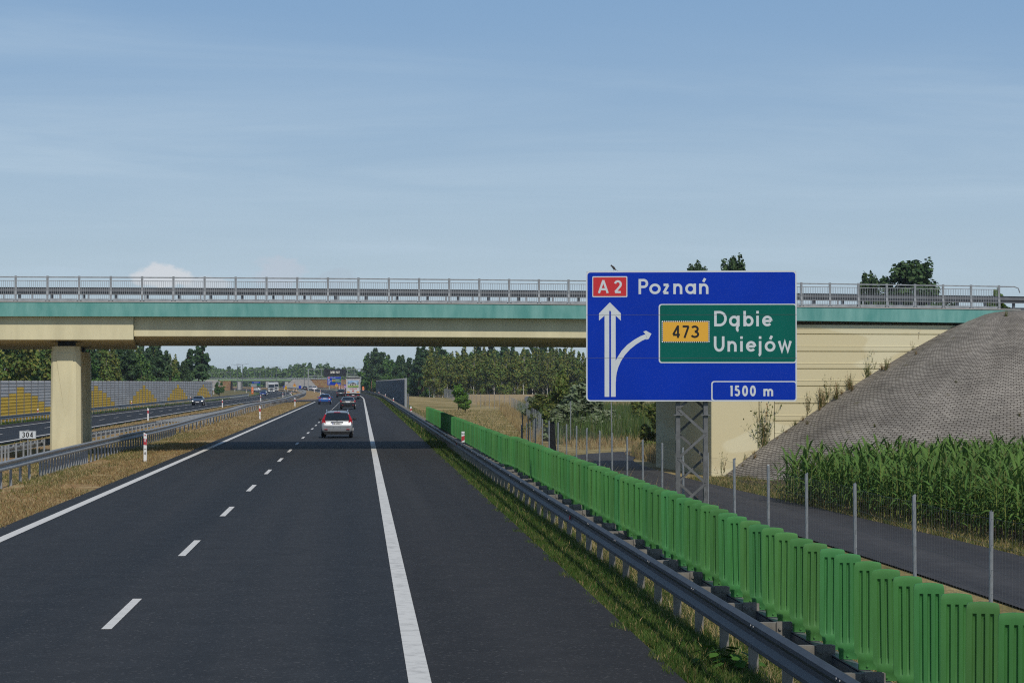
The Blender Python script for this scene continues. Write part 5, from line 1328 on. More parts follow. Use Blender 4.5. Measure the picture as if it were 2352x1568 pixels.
def far_bridge():
    y = 1250.; f = thing('overpass', 'distant overpass with green edge beam closing the view', 'bridge', (-60, y, 0))
    x0 = at(405, 872, y).x; x1 = at(668, 872, y).x; zt = at(560, 870.9, y).z; zb = at(560, 874.3, y).z; zs = at(560, 876.6, y).z; zr = at(560, 867.9, y).z
    grn = mat('pale_green_paint', (.22, .34, .17), .7, var=.1, scale=.3)
    m = MB(); m.box(((x0 + x1) / 2, y, (zt + zb) / 2), (x1 - x0, .5, zt - zb)); m.build('edge_beam', grn, f)
    m = MB(); m.box(((x0 + x1) / 2, y + 6, (zs + zt) / 2 - .05), (x1 - x0 - .2, 10.6, zt - zs - .1)); m.build('deck', M['concrete'], f)
    m = MB()
    for z in (zr, (zr + zt) / 2, zt + .25): m.box(((x0 + x1) / 2, y + .2, z), (x1 - x0, .08, .12))
    n = int((x1 - x0) / 1.6)
    for i in range(n): m.box((x0 + (x1 - x0) * i / n, y + .2, (zr + zt) / 2), (.12, .1, zr - zt))
    m.build('railing', M['galv'], f)
    for u in (550, 614.8, 658.3):
        c = at(u, 885, y + 3); m = MB(); m.sweep([[(c.x + a * 1.25, y + 3 + b * 4, z) for a, b in ((-1, -.6), (-.6, -1), (.6, -1), (1, -.6), (1, 1), (-1, 1))] for z in (-3, zs)]); m.build('pier', M['concrete'], f)
    xa = at(657, 880, y).x; m = MB(); m.box(((xa + x1 + 14) / 2, y + 1.2, (zb - 3) / 2 - .1), (x1 + 14 - xa, .8, zb + 3)); m.build('wing_wall', M['concrete'], f)
    xa = at(480, 880, y).x; m = MB(); m.box((xa, y + 1.4, (zb - 3) / 2 - .1), (20, .8, zb + 3)); m.build('wing_wall', M['concrete'], f)
    def cone(c0, w0, w1, nm, mt, sg=1):
        m = MB(); m.sweep([[(c0 + a * q, y - b, z) for a, b in ((-w0 / 2 - e, -1), (-w0 / 2 - e * .7, e * .9), (w0 / 2 + e * .7, e * .9), (w0 / 2 + e, -1))] for q, e, z in ((1, 0.0, zt - .1), (1, w1, -2.5))]); return m.build(nm, mt)
    gr = mat('grey_cone_paving', (.26, .245, .225), .9, var=.15, scale=.4)
    tag(cone(at(692, 880, y).x, 9.5, 9.5, 'paved_embankment', gr), kind='structure'); tag(cone(at(487, 880, y).x, 6, 9, 'paved_embankment', gr), kind='structure')
    for xs, xe in ((at(700, 880, y).x, at(900, 880, y).x), (at(495, 880, y).x, at(530, 880, y).x)):
        m = MB(); m.sweep([[(x, y + a, z) for a, z in ((-9, -2.4), (1, zt - .15), (12, zt - .15), (25, -2.4))] for x in (xs, (xs + xe) / 2, xe)]); tag(m.build('embankment', M['soilgrass']), kind='structure')
    xa = at(660, 869, y).x; xb = at(765, 869, y).x; m = MB()
    for i in range(26): m.box((xa + (xb - xa) * i / 25, y + .6, zt + .35), (.5, .3, .7))
    for z in (zt + .12, zt + .8): m.box(((xa + xb) / 2, y + .6, z), (xb - xa, .1, .22))
    m.build('guardrail', M['galv'], f)
far_bridge()

# ------------------------------------------------------------------ vegetation
NR = np.random.default_rng(5)
def leafmat(name, c, rnd=.12, trans=.13, var=.25, scale=.6):
    m = mat(name, c, .7, var=var, scale=scale, rnd=rnd, spec=.15); nt = m.node_tree; b = nt.nodes['Principled BSDF']
    tr = nt.nodes.new('ShaderNodeBsdfTranslucent'); mx = nt.nodes.new('ShaderNodeMixShader'); out = nt.nodes['Material Output']
    src = b.inputs['Base Color'].links[0].from_socket; nt.links.new(src, tr.inputs[0]); mx.inputs[0].default_value = trans
    nt.links.new(b.outputs[0], mx.inputs[1]); nt.links.new(tr.outputs[0], mx.inputs[2]); nt.links.new(mx.outputs[0], out.inputs[0]); return m
LM = {
 'pine': [leafmat('pine_needles', (0.043, 0.088, 0.034)), leafmat('pine_needles_pale', (0.077, 0.131, 0.051))],
 'birch': [leafmat('birch_leaves', (0.121, 0.185, 0.045)), leafmat('birch_leaves_yellowing', (0.199, 0.206, 0.051))],
 'oak': [leafmat('broad_leaves', (0.060, 0.131, 0.034)), leafmat('broad_leaves_light', (0.108, 0.185, 0.045))],
 'willow': [leafmat('willow_leaves', (0.149, 0.199, 0.099)), leafmat('willow_leaves_silver', (0.241, 0.284, 0.177))],
 'poplar': [leafmat('poplar_leaves', (0.040, 0.080, 0.031)), leafmat('poplar_leaves_light', (0.074, 0.122, 0.045))],
 'young': [leafmat('young_tree_leaves', (0.135, 0.234, 0.035)), leafmat('young_tree_leaves_dark', (0.078, 0.156, 0.028))],
 'shrub': [leafmat('shrub_leaves', (0.106, 0.149, 0.034)), leafmat('shrub_leaves_olive', (0.170, 0.177, 0.045))],
}
BARK = {'pine': mat('pine_bark', (.17, .085, .05), .9, var=.3, scale=3), 'birch': mat('birch_bark', (.56, .54, .50), .8, col2=(.20, .19, .17), scale=2.5, stretch=(1, 1, 2), lo=.52, hi=.66), 'brown': mat('brown_bark', (.10, .075, .055), .9, var=.3, scale=4)}
def leaf_cloud(rng, clumps, n, size, elong=1.5, up=.4):
    """clumps: (x, y, z, rx, ry, rz); leaves spread through each clump, thicker near its surface"""
    V = []; W = np.array([c[3] * c[4] + c[3] * c[5] for c in clumps]); W = W / W.sum()
    for c, w in zip(clumps, W):
        k = max(6, int(n * w)); d = rng.normal(size=(k, 3)); d /= np.linalg.norm(d, axis=1)[:, None]
        r = rng.uniform(.35, 1.06, k) ** .6; p = d * r[:, None] * np.array(c[3:6]) + np.array(c[:3])
        nrm = d + rng.normal(size=(k, 3)) * .6; nrm[:, 2] += up; nrm /= np.linalg.norm(nrm, axis=1)[:, None]
        a = rng.normal(size=(k, 3)); t = np.cross(nrm, a); t /= np.linalg.norm(t, axis=1)[:, None]; b = np.cross(nrm, t)
        s = size * rng.uniform(.6, 1.35, k)[:, None]
        V.append(np.stack([p - t * s * elong * .5, p + b * s * .5, p + t * s * elong * .5, p - b * s * .5], 1))
    V = np.concatenate(V).reshape(-1, 3); F = np.arange(len(V)).reshape(-1, 4); return V, F
def trunk_mesh(name, H, r, rng, bark, limbs=(), lean=.03):
    mb = MB(); lx, ly = rng.uniform(-lean, lean, 2) * H
    pts = [(lx * t * t + .02 * H * math.sin(t * 5) * lean * 8, ly * t * t, H * t - (.4 if t == 0 else 0)) for t in np.linspace(0, 1, 7)]
    mb.tube(pts, [r * (1 - .85 * t) + .01 for t in np.linspace(0, 1, 7)], 7)
    for z0, (tx, ty, tz), rr in limbs:
        p = pts[min(6, max(0, int(z0 * 6)))]; b = Vector(p); e = Vector((tx, ty, tz)); mb.tube([b, b.lerp(e, .5) + Vector((0, 0, -.03 * H)), e], [rr, rr * .6, rr * .2], 5)
    me = bpy.data.meshes.new(name); me.from_pydata(mb.v, [], mb.f); me.materials.append(bark); me.polygons.foreach_set('use_smooth', [True] * len(me.polygons)); me.update(); return me
def tree_kind(kind, seed):
    rng = np.random.default_rng(seed); u = rng.uniform
    if kind == 'pine':
        H = u(11, 13); cl = []; limbs = []
        for i in range(20):
            t = u(.42, 1.0); z = H * t; R_ = 2.7 * (1.13 - t) ** .7 * u(.5, 1.2); a = u(0, 6.28); q = R_ * u(.25, .95)
            cl.append((q * math.cos(a), q * math.sin(a), z, R_ * .55 + .15, R_ * .55 + .15, u(.45, .85))); limbs.append((t * .93, (q * math.cos(a), q * math.sin(a), z), .05))
        cl.append((0, 0, H, .4, .4, .7)); return trunk_mesh('trunk', H, .17, rng, BARK['pine'], limbs), leaf_cloud(rng, cl, 2100, .40, 2.0), LM['pine']
    if kind == 'birch':
        H = u(10, 13); cl = []; limbs = []
        for i in range(26):
            t = u(.12, 1.0); R_ = 2.4 * math.sin(min(1, (1.08 - t) * 1.25) * math.pi / 2) * u(.5, 1.0); a = u(0, 6.28); q = R_ * u(.3, .85)
            cl.append((q * math.cos(a), q * math.sin(a), H * t, R_ * .62, R_ * .62, u(.8, 1.5))); limbs.append((max(.1, t - .12), (q * math.cos(a), q * math.sin(a), H * t), .035))
        cl.append((0, 0, H, .5, .5, 1.)); return trunk_mesh('trunk', H * .97, .09, rng, BARK['birch'], limbs, .06), leaf_cloud(rng, cl, 2000, .36, 1.4, 0), LM['birch']
    if kind == 'oak':
        H = u(9, 12); cl = []; limbs = []
        for i in range(17):
            t = u(.12, .95); R_ = 3.3 * math.sin(math.pi * min(.97, .15 + .85 * t)) ** .6; a = u(0, 6.28); q = R_ * u(.2, .8)
            cl.append((q * math.cos(a), q * math.sin(a), H * t, R_ * u(.3, .5), R_ * u(.3, .5), u(.8, 1.5))); limbs.append((.35, (q * math.cos(a), q * math.sin(a), H * t), .06))
        return trunk_mesh('trunk', H * .8, .22, rng, BARK['brown'], limbs), leaf_cloud(rng, cl, 2200, .44, 1.3), LM['oak']
    if kind == 'poplar':
        H = u(17.5, 18.5); cl = []; limbs = []
        for i in range(95):
            t = u(.15, 1.0) ** .8 * .97; R_ = 4.5 * max(.06, 1 - ((t - .45) / .56) ** 2) ** .5; a = u(0, 6.28); q = R_ * u(.2, .85)
            cl.append((q * math.cos(a), q * math.sin(a), H * t, R_ * u(.22, .36), R_ * u(.22, .36), u(.7, 1.3))); limbs.append((max(.15, t - .25), (q * math.cos(a), q * math.sin(a), H * t), .09))
        return trunk_mesh('trunk', H * .92, .38, rng, BARK['brown'], limbs), leaf_cloud(rng, cl, 22000, .36, 1.2), LM['poplar']
    if kind == 'young':
        H = 3.6; cl = []; limbs = []
        for i in range(24):
            t = u(.25, 1.0); R_ = 1.75 * math.sin(math.pi * min(.95, .2 + .72 * t)); a = u(0, 6.28); q = R_ * u(.15, .95)
            cl.append((q * math.cos(a), q * math.sin(a), H * t, R_ * u(.26, .42), R_ * u(.26, .42), u(.25, .5))); limbs.append((.3, (q * math.cos(a), q * math.sin(a), H * t), .025))
        return trunk_mesh('trunk', H * .8, .07, rng, BARK['brown'], limbs), leaf_cloud(rng, cl, 3200, .19, 1.4), LM['young']
    if kind in ('shrub', 'willow'):
        H = u(2.7, 3.3); cl = []; limbs = []
        for i in range(26):
            t = u(.05, 1.0); R_ = 1.9 * (1.05 - .75 * t); a = u(0, 6.28); q = R_ * u(.15, .9)
            cl.append((q * math.cos(a), q * math.sin(a), H * t, R_ * u(.18, .36) + .1, R_ * u(.18, .36) + .1, u(.25, .5))); limbs.append((.05, (q * math.cos(a), q * math.sin(a), H * t), .022))
        return trunk_mesh('stems', H * .7, .05, rng, BARK['brown'], limbs), leaf_cloud(rng, cl, 4200, .15, 2.2 if kind == 'willow' else 1.4), LM[kind]
PROTO = {}
def variant(kind, i):
    if (kind, i) not in PROTO:
        tm, (V, F), ms = tree_kind(kind, 1000 + 17 * i + len(kind) * 101)
        mi = (NR.uniform(size=len(F)) < .42).astype(np.int32)
        PROTO[(kind, i)] = (tm, tri_mesh('crown', V, F, ms, mi))
    return PROTO[(kind, i)]
def plant_tree(name, label, cat, kind, x, y, s=1., i=None, group=None, z=None, sz=None, tn='trunk', cn='crown'):
    i = R.randrange(4) if i is None else i; tm, cm = variant(kind, i)
    z = gz(x, y) if z is None else z
    t = thing(name, label, cat, (x, y, z), group); t.rotation_euler = (0, 0, R.uniform(0, 6.28)); t.scale = (s, s, sz or s)
    link_mesh(tn, tm, t); link_mesh(cn, cm, t); return t
# wood on the right, beyond the wheat: birches in front, darker trees behind and to the left
G1 = 'trees of the wood on the right'
def wood_right():
    for k in range(78):                                # front rank of birches with pale stems
        u = 985 + 372 * (k + R.random() * .9) / 78; y = 552 + R.uniform(-6, 22); p = at(u, 900, y)
        plant_tree('birch_tree', 'birch with a pale stem in the front rank of the wood behind the wheat field', 'tree', 'birch', p.x, y, R.uniform(.72, 1.0), group='birches of the wood on the right')
    for k in range(60):
        u = 960 + 420 * (k + R.random()) / 72; y = 585 + R.uniform(0, 35); p = at(u, 900, y)
        plant_tree('pine_tree', 'dark pine rising behind the birches on the right', 'tree', 'pine' if R.random() < .45 else 'oak', p.x, y, R.uniform(.92, 1.12), group='pines behind the birches on the right')
    for k in range(30):                                # towards the motorway: round dark broadleaf trees
        u = 838 + 160 * (k + R.random()) / 30; y = np.interp(u, [838, 1000], [800, 590]) + R.uniform(-10, 30); p = at(u, 900, y)
        hgt = np.interp(u, [838, 870, 930, 1000], [.92, 1.02, .95, .95]) * R.uniform(.86, 1.1)
        plant_tree('broadleaf_tree', 'dark broadleaf tree at the edge of the wood behind the openwork barrier', 'tree', 'oak' if R.random() < .75 else 'pine', p.x, y, hgt * np.interp(u, [838, 1000], [1.15, 1.0]), group=G1, z=-1.)
    for k in range(14):
        u = 836 + 60 * (k + R.random()) / 14; y = 900 + R.uniform(0, 150); p = at(u, 900, y)
        plant_tree('broadleaf_tree', 'farther dark tree above the gantry walkway on the right', 'tree', 'pine' if k % 3 else 'oak', p.x, y, R.uniform(1.0, 1.3), group='far trees right of the gantry', z=-1.)
    for k in range(16):
        u = 872 + 130 * (k + R.random()) / 16; y = np.interp(u, [838, 1000], [690, 566]) + R.uniform(-6, 6); p = at(u, 900, y)
        plant_tree('bush', 'dark bush at the foot of the wood behind the fence posts', 'bush', 'oak', p.x, y, R.uniform(.42, .62), group='bushes at the foot of the right wood', z=-1.2, cn='foliage', tn='stems')
wood_right()
def wood_left():
    for k in range(84):
        y = 205 + 320 * (k + R.random()) / 84; x = -39.5 - R.uniform(0, 5)
        kd = R.choices(['birch', 'oak', 'pine', 'willow'], [4, 3, 2 if y < 380 else 5, 0])[0]
        lab = {'birch': 'light green birch standing behind the noise barrier', 'oak': 'dark broadleaf tree standing behind the noise barrier', 'pine': 'dark pine standing behind the noise barrier'}[kd]
        plant_tree({'birch': 'birch_tree', 'oak': 'broadleaf_tree', 'pine': 'pine_tree'}[kd], lab, 'tree', kd, x, y, R.uniform(.68, .92) * (1.0 if kd != 'pine' else .93), group=kd + 's behind the noise barrier'.replace('oaks', 'trees'), z=-1.1)
    for k in range(55):
        y = 215 + 310 * (k + R.random()) / 55; x = -46 - R.uniform(0, 14)
        plant_tree('pine_tree', 'taller dark pine in the rear rank behind the noise barrier', 'tree', 'pine', x, y, R.uniform(.92, 1.1), group='rear pines behind the noise barrier', z=-1.1)
    for x, y, s in ((-36.8, 524, 1.0), (-38.0, 528, .95), (-39.5, 521, .98)):
        plant_tree('pine_tree', 'tall bare-stemmed pine at the right end of the left wood', 'tree', 'pine', x, y, s, group='end pines of the left wood', z=-1.1)
wood_left()
for (u, v, y, h_) in ((504, 906, 640, 4.6), (497, 903, 660, 3.6), (509, 901, 690, 3.8)):
    p = at(u, v, y); plant_tree('pine_shrub', 'bushy young pine beyond the end of the noise barrier', 'shrub', 'oak', p.x, y, h_ / 11.5, group='young pines beyond the noise barrier', z=p.z - .3, cn='foliage', tn='stem')
# poplars rising behind the bridge on the right
for x, y, s, sx, i, l in ((37.6, 246, .985, 1, 0, 'poplar top showing above the sign, left one'), (41.4, 246, 1.0, 1, 1, 'poplar top showing above the sign, right one')):
    t = plant_tree('poplar_tree', l, 'tree', 'poplar', x, y, s, i); t.scale = (.66, .66, s)
for x, y, s, sx, i, l in ((62.5, 250, 1.0, 1.15, 2, 'broad poplar crown above the bridge railing on the right'), (57.6, 250, .92, .6, 3, 'smaller poplar left of the broad crown above the railing')):
    t = plant_tree('poplar_tree', l, 'tree', 'poplar', x, y, s, i); t.scale = (sx, sx, s)
p = at(2286, 702, 150); plant_tree('bush', 'small round bush beyond the bridge guardrail at the far right', 'bush', 'young', p.x, 150, .55, 0, z=p.z - 1.0, cn='foliage', tn='stems')
# little trees and shrubs of the meadow and the reed bed
p = unproj(1053, 937, -.75); plant_tree('young_tree', 'small light green tree alone in the dry meadow', 'tree', 'young', p.x, p.y, 1.0, 1)
p = unproj(1082, 946, -.85); plant_tree('young_tree', 'low dark bushy tree right of the light green little tree', 'tree', 'young', p.x - .3, p.y + 10, .62, 2)
for u, v, y, s, sz, l, kd in ((1287, 960, 196, 1.15, 1.6, 'tall dark shrub rising in front of the wheat field left of the sign', 'shrub'), (1226, 940, 235, 1.1, 1.0, 'pale shrub beside the round sign', 'willow'), (1262, 975, 176, 1.2, 1.0, 'yellow-green shrub below the tall dark one', 'shrub'), (1322, 968, 178, 1.7, 1.3, 'silvery willow shrub between the tall shrub and the sign', 'willow'), (1356, 985, 170, 1.5, 1.0, 'silvery willow shrub under the left corner of the sign', 'willow'),
                          (1518, 1015, 143, .95, 1.0, 'big dark willow bush beside the lattice post behind the service road', 'shrub'), (1556, 1005, 150, .8, 1.0, 'dark bush right behind the lattice post', 'shrub'), (1243, 958, 205, 1.5, .9, 'yellow-green shrub at the left end of the reed bed behind the fence posts', 'shrub'), (1300, 990, 165, 1.4, .8, 'low silvery willow shrub in front of the tall dark one', 'willow'), (1335, 948, 215, 1.7, 1.1, 'pale willow shrub at the edge of the wheat left of the sign', 'willow'), (1410, 985, 180, 1.2, .7, 'low willow shrub in the reeds under the sign', 'willow'), (1475, 960, 190, 1.1, 1.0, 'bush at the back of the reed bed', 'shrub')):
    p = at(u, v, y); t = plant_tree('shrub', l, 'shrub', kd, p.x, y, s, group=None, cn='foliage', tn='stems'); t.scale = (s, s, sz)

# far wood on the skyline
def far_wood():
    rng = np.random.default_rng(9); V = []; F = []; n = 0
    cl = []
    for k in range(420):
        u = 380 + 620 * rng.random(); y = 1650 + rng.uniform(0, 250); p = at(u, 875, y); H = rng.uniform(11, 15) * (1.18 if 670 < u < 760 else 1)
        for j in range(4): cl.append((p.x + rng.uniform(-2, 2), y + rng.uniform(-2, 2), -1.5 + H * (.15 + .27 * j) * rng.uniform(.9, 1.06), 3.4 - .6 * j, 3.4 - .6 * j, H * .19))
    V, F = leaf_cloud(rng, cl, 130000, 1.7, 1.2)
    mi = (rng.uniform(size=len(F)) < .35).astype(np.int32)
    o = link_mesh('distant_wood', tri_mesh('distant_wood', V, F, [LM['oak'][1], LM['birch'][0]], mi)); tag(o, 'band of dark distant woodland along the horizon', 'woodland', kind='stuff')
far_wood()

# grasses: many thin blades in one object
def blades(name, n, sampler, hgt, width, mats, weights, lean=.35, label=None, cat='grass', seed=1, planes=1):
    rng = np.random.default_rng(seed); XY = sampler(rng, n); n = len(XY); Z = np.array([gz(a, b) for a, b in XY]) if callable(gz) else 0
    h_ = rng.uniform(hgt[0], hgt[1], n) * rng.uniform(.6, 1.15, n); a = rng.uniform(0, 6.283, n); w = rng.uniform(width[0], width[1], n)
    ln = rng.normal(size=(n, 2)) * lean * h_[:, None]
    b = np.column_stack([XY, Z - .02]); d = np.column_stack([np.cos(a), np.sin(a), np.zeros(n)]) * w[:, None] * .5
    mid = b + np.column_stack([ln * .35, h_ * .6]); tip = b + np.column_stack([ln, h_])
    V = np.stack([b - d, b + d, mid + d * .7, mid - d * .7, tip], 1).reshape(-1, 3)
    o = np.arange(n)[:, None] * 5
    F = np.concatenate([o + np.array([[0, 1, 2]]), o + np.array([[0, 2, 3]]), o + np.array([[3, 2, 4]])], 1).reshape(-1, 3)
    mi = np.repeat(rng.choice(len(mats), n, p=weights), 3)
    ob = link_mesh(name, tri_mesh(name, V, F, mats, mi)); tag(ob, label, cat, kind='stuff'); return ob
gm = lambda nm, c, v=.3: leafmat(nm, c, rnd=0, trans=.3, var=v, scale=1.5)
GM = {'green': gm('grass_green', (.085, .135, .030)), 'lush': gm('grass_lush', (.058, .125, .022)), 'olive': gm('grass_olive', (.165, .17, .05)), 'straw': gm('grass_straw', (.42, .32, .15)), 'rust': gm('grass_rust', (.32, .20, .09)), 'pale': gm('grass_pale', (.48, .39, .21)), 'reed': gm('reed_green', (.085, .145, .042)), 'reedpale': gm('reed_pale', (.19, .23, .115)), 'dark': gm('weed_dark', (.035, .06, .018)), 'weedgreen': gm('weed_green', (.15, .175, .06))}
def patch(x0, x1, y0, y1, thresh=.0, sc=.4, pw=1.4, edge=None):
    ph = [(R.uniform(0, 6.28), R.uniform(.5, 2.2), R.uniform(.5, 2.2)) for _ in range(6)]
    def f(rng, n):
        t = rng.random(n) ** pw; y = y0 + (y1 - y0) * t; u = rng.random(n)
        xa = np.array([x0(q) if callable(x0) else x0 for q in y]); xb = np.array([x1(q) if callable(x1) else x1 for q in y]); x = xa + (xb - xa) * u
        v = sum(np.sin(x * a * sc * 2.5 + y * b * sc + p) for p, a, b in ph) / 2.4
        k = v + rng.normal(size=n) * .35 > thresh; return np.column_stack([x, y])[k]
    return f
# right verge between asphalt and guardrail
blades('verge_grass', 70000, patch(lambda y: 3.40 + .10 * math.sin(y * 1.7) + .07 * math.sin(y * 4.1), 4.9, 16, 48, -1.5, pw=1.0), (.03, .12), (.007, .014), [GM['green'], GM['lush'], GM['olive'], GM['straw']], [.44, .32, .15, .09], label='dense short verge grass in the foreground beside the guardrail', seed=31)
blades('verge_grass', 95000, patch(lambda y: 3.40 + .10 * math.sin(y * 1.7) + .07 * math.sin(y * 4.1), 4.6, 16, 120, -.55, pw=1.7), (.05, .17), (.008, .018), [GM['green'], GM['lush'], GM['olive'], GM['straw']], [.44, .36, .14, .06], label='green grass strip between hard shoulder and guardrail')
blades('verge_grass', 30000, patch(lambda y: 3.45 + sh(y), lambda y: 4.7 + sh(y), 110, 420, -.3, pw=1.3), (.08, .26), (.03, .06), [GM['green'], GM['lush'], GM['olive'], GM['straw']], [.44, .34, .15, .07], label='green grass strip along the shoulder beyond the bridge', seed=2)
blades('dry_grass', 60000, patch(4.4, 7.5, 16, 110, -.35, pw=1.6), (.10, .30), (.008, .018), [GM['straw'], GM['olive'], GM['green'], GM['pale']], [.45, .22, .15, .18], label='straw coloured grass under the green blades', seed=3, lean=.5)
blades('dry_grass', 30000, patch(4.3, 8.2, 16, 50, -1.5, pw=1.1), (.05, .2), (.008, .016), [GM['straw'], GM['olive'], GM['green'], GM['pale']], [.42, .25, .13, .20], label='dense straw coloured grass behind the guardrail in the foreground', seed=33, lean=.5)
# median
blades('dry_grass', 70000, patch(-10.2, -7.72, 40, 150, -.5, pw=1.3), (.05, .14), (.012, .026), [GM['straw'], GM['rust'], GM['pale'], GM['olive']], [.36, .40, .12, .12], label='short rust and tan grass at the median edge beside the road', seed=4, lean=.5)
blades('dry_grass', 70000, patch(-13.8, -9.4, 48, 150, -.3, pw=1.3), (.05, .17), (.014, .03), [GM['straw'], GM['pale'], GM['olive'], GM['green']], [.26, .22, .36, .16], label='short pale and olive grass around the median guardrails', seed=24, lean=.5)
blades('dry_grass', 30000, patch(-13.0, -7.72, 140, 360, -.1, pw=1.2), (.06, .18), (.03, .06), [GM['straw'], GM['rust'], GM['pale'], GM['olive']], [.40, .26, .2, .14], label='dry grass of the median beyond the bridge', seed=5, lean=.5)
blades('dry_grass', 24000, patch(lambda y: XL(y) + .7, lambda y: XL(y) + 5, 95, 330, -.1, pw=1.1), (.06, .18), (.03, .06), [GM['straw'], GM['rust'], GM['pale'], GM['olive']], [.36, .34, .14, .16], label='dry grass along the opposite carriageway', seed=6, lean=.5)
blades('verge_grass', 16000, patch(lambda y: XL(y) - 12.6, lambda y: XL(y) - 10.7, 190, 520, -.3, pw=1.0), (.12, .4), (.04, .08), [GM['lush'], GM['green'], GM['olive']], [.5, .3, .2], label='green grass below the far left guardrail', seed=7)
# meadow to the right beyond the bridge
blades('meadow_grass', 70000, patch(5.6, lambda y: np.interp(y, [110, 170, 330], [8.6, 13.4, 21.5]), 100, 330, -.2, pw=1.1), (.08, .28), (.025, .05), [GM['straw'], GM['pale'], GM['olive'], GM['green']], [.44, .26, .18, .12], label='dry meadow grass between guardrail and wire fence', seed=8, lean=.5)
blades('tall_dry_grass', 26000, patch(lambda y: np.interp(y, [110, 132, 170, 330], [8.1, 9.4, 12.6, 20.5]), lambda y: np.interp(y, [110, 132, 168, 235, 330], [8.9, 10.4, 13.7, 17.5, 22]), 112, 330, -.1, pw=1.1), (.5, 1.15), (.02, .04), [GM['straw'], GM['rust'], GM['pale']], [.5, .25, .25], label='tall tan grass along the bending wire fence', seed=9, lean=.2)
blades('tall_dry_grass', 12000, patch(8.9, 10.6, 60, 130, .1, pw=.8), (.3, .9), (.012, .03), [GM['straw'], GM['rust'], GM['olive']], [.5, .25, .25], label='tufts of dry grass between wire fence and service road', seed=10, lean=.3)
blades('tall_dry_grass', 9000, patch(15.6, 21, 118, 131, -.4, pw=1), (.5, 1.1), (.015, .035), [GM['straw'], GM['rust'], GM['olive']], [.5, .2, .3], label='tall tan grass on the inside of the service road bend', seed=11, lean=.25)
blades('tall_dry_grass', 9000, patch(13.8, 34, 143, 160, -.2, pw=1), (.4, .9), (.02, .04), [GM['straw'], GM['rust'], GM['pale']], [.5, .25, .25], label='tall tan grass between reeds and service road', seed=12, lean=.25)
blades('reeds', 56000, patch(lambda y: np.interp(y, [155, 300], [13.7, 20.6]), lambda y: np.interp(y, [155, 300], [40, 66]), 155, 300, -.5, pw=1.2), (1.3, 2.5), (.03, .065), [GM['reed'], GM['reedpale'], GM['green'], GM['olive']], [.48, .2, .2, .12], label='bed of tall green reeds under the sign', cat='reeds', seed=13, lean=.16)
blades('meadow_grass', 34000, patch(lambda y: np.interp(y, [46, 55, 75, 95], [16.5, 16.25, 15.5, 14.65]), lambda y: np.interp(y, [46, 55, 75, 95], [18.6, 18.1, 16.9, 17.5]), 46, 100, -.7, pw=1), (.06, .26), (.012, .03), [GM['olive'], GM['green'], GM['straw'], GM['dark']], [.32, .26, .32, .10], label='weedy grass strip beside the service road before the maize', seed=14, lean=.5)
# wheat field
def wheat():
    mb = MB(); vs = []; ys = list(np.arange(345, 552, 8.)); nx = 16
    for i, y in enumerate(ys):
        xa = np.interp(y, [345, 552], [24.0, 21.5]) if 0 else np.interp(y, [345, 400, 552], [22.6, 20.8, 22.0]); xb = 95
        for j in range(nx + 1):
            x = xa + (xb - xa) * j / nx; e = (j in (0, nx) or i in (0, len(ys) - 1)); vs.append((x, y, gz(x, y) + (0 if e else .78 + .05 * math.sin(x * 1.3 + y * .7))))
    mb.add(vs, [(i * (nx + 1) + j, i * (nx + 1) + j + 1, (i + 1) * (nx + 1) + j + 1, (i + 1) * (nx + 1) + j) for i in range(len(ys) - 1) for j in range(nx)])
    o = mb.build('wheat_field', ground_mat('ripe_wheat', [(.3, (.30, .215, .11)), (.55, (.38, .285, .155)), (.8, (.44, .33, .18))], scale=.08, fine=5.), recalc=False); tag(o, 'ripe golden wheat field in front of the birch wood', 'wheat', kind='stuff')
    blades('wheat', 26000, patch(lambda y: np.interp(y, [340, 400, 552], [22.6, 20.8, 22.0]), 75, 338, 400, -2, pw=1.5), (.7, 1.0), (.06, .12), [GM['straw'], GM['pale']], [.6, .4], label='ears along the near edge of the wheat field', cat='wheat', seed=15, lean=.15)
wheat()
# maize
def maize_verts(rng):
    P = []; F = []; MI = []
    def add(v, f, m): o = len(P); P.extend(v); F.extend([tuple(i + o for i in q) for q in f]); MI.extend([m] * len(f))
    H = rng.uniform(1.5, 1.85); n = 5
    ring = lambda z, r: [(r * math.cos(a), r * math.sin(a), z) for a in (0, 2.09, 4.19)]
    add(ring(0, .018) + ring(H * .6, .014) + ring(H, .005), [(i, (i + 1) % 3, 3 + (i + 1) % 3, 3 + i) for i in range(3)] + [(3 + i, 3 + (i + 1) % 3, 6 + (i + 1) % 3, 6 + i) for i in range(3)], 1)
    k = rng.integers(9, 12); a0 = rng.uniform(0, 6.28)
    for j in range(k):
        t = .15 + .8 * j / k; z0 = H * t; a = a0 + j * math.pi + rng.normal() * .45; L = rng.uniform(.60, .88) * (1.05 - .4 * abs(t - .55)); up = rng.uniform(.8, 1.5); w = rng.uniform(.055, .08)
        v = []
        for q in range(6):
            s = q / 5; r = L * (s * .62 + .12 * s * s); z = z0 + L * (up * s - (1.0 if t < .7 else .45) * s * s); ww = w * math.sin(math.pi * (.18 + .82 * s)) ** .7 * .5 if q < 5 else .001
            tw = .4 * math.sin(s * 3 + j)
            cx, cy = r * math.cos(a), r * math.sin(a); v += [(cx - math.sin(a) * ww, cy + math.cos(a) * ww, z + tw * ww), (cx + math.sin(a) * ww, cy - math.cos(a) * ww, z - tw * ww)]
        add(v, [(2 * q, 2 * q + 1, 2 * q + 3, 2 * q + 2) for q in range(5)], 0 if rng.random() < .95 else 2)
    if rng.random() < .55:
        for j in range(4):
            a = rng.uniform(0, 6.28); L = rng.uniform(.10, .2); add([(0, 0, H - .02), (.008, .004, H - .02), (L * .45 * math.cos(a), L * .45 * math.sin(a), H + L)], [(0, 1, 2)], 3)
    return P, F, MI
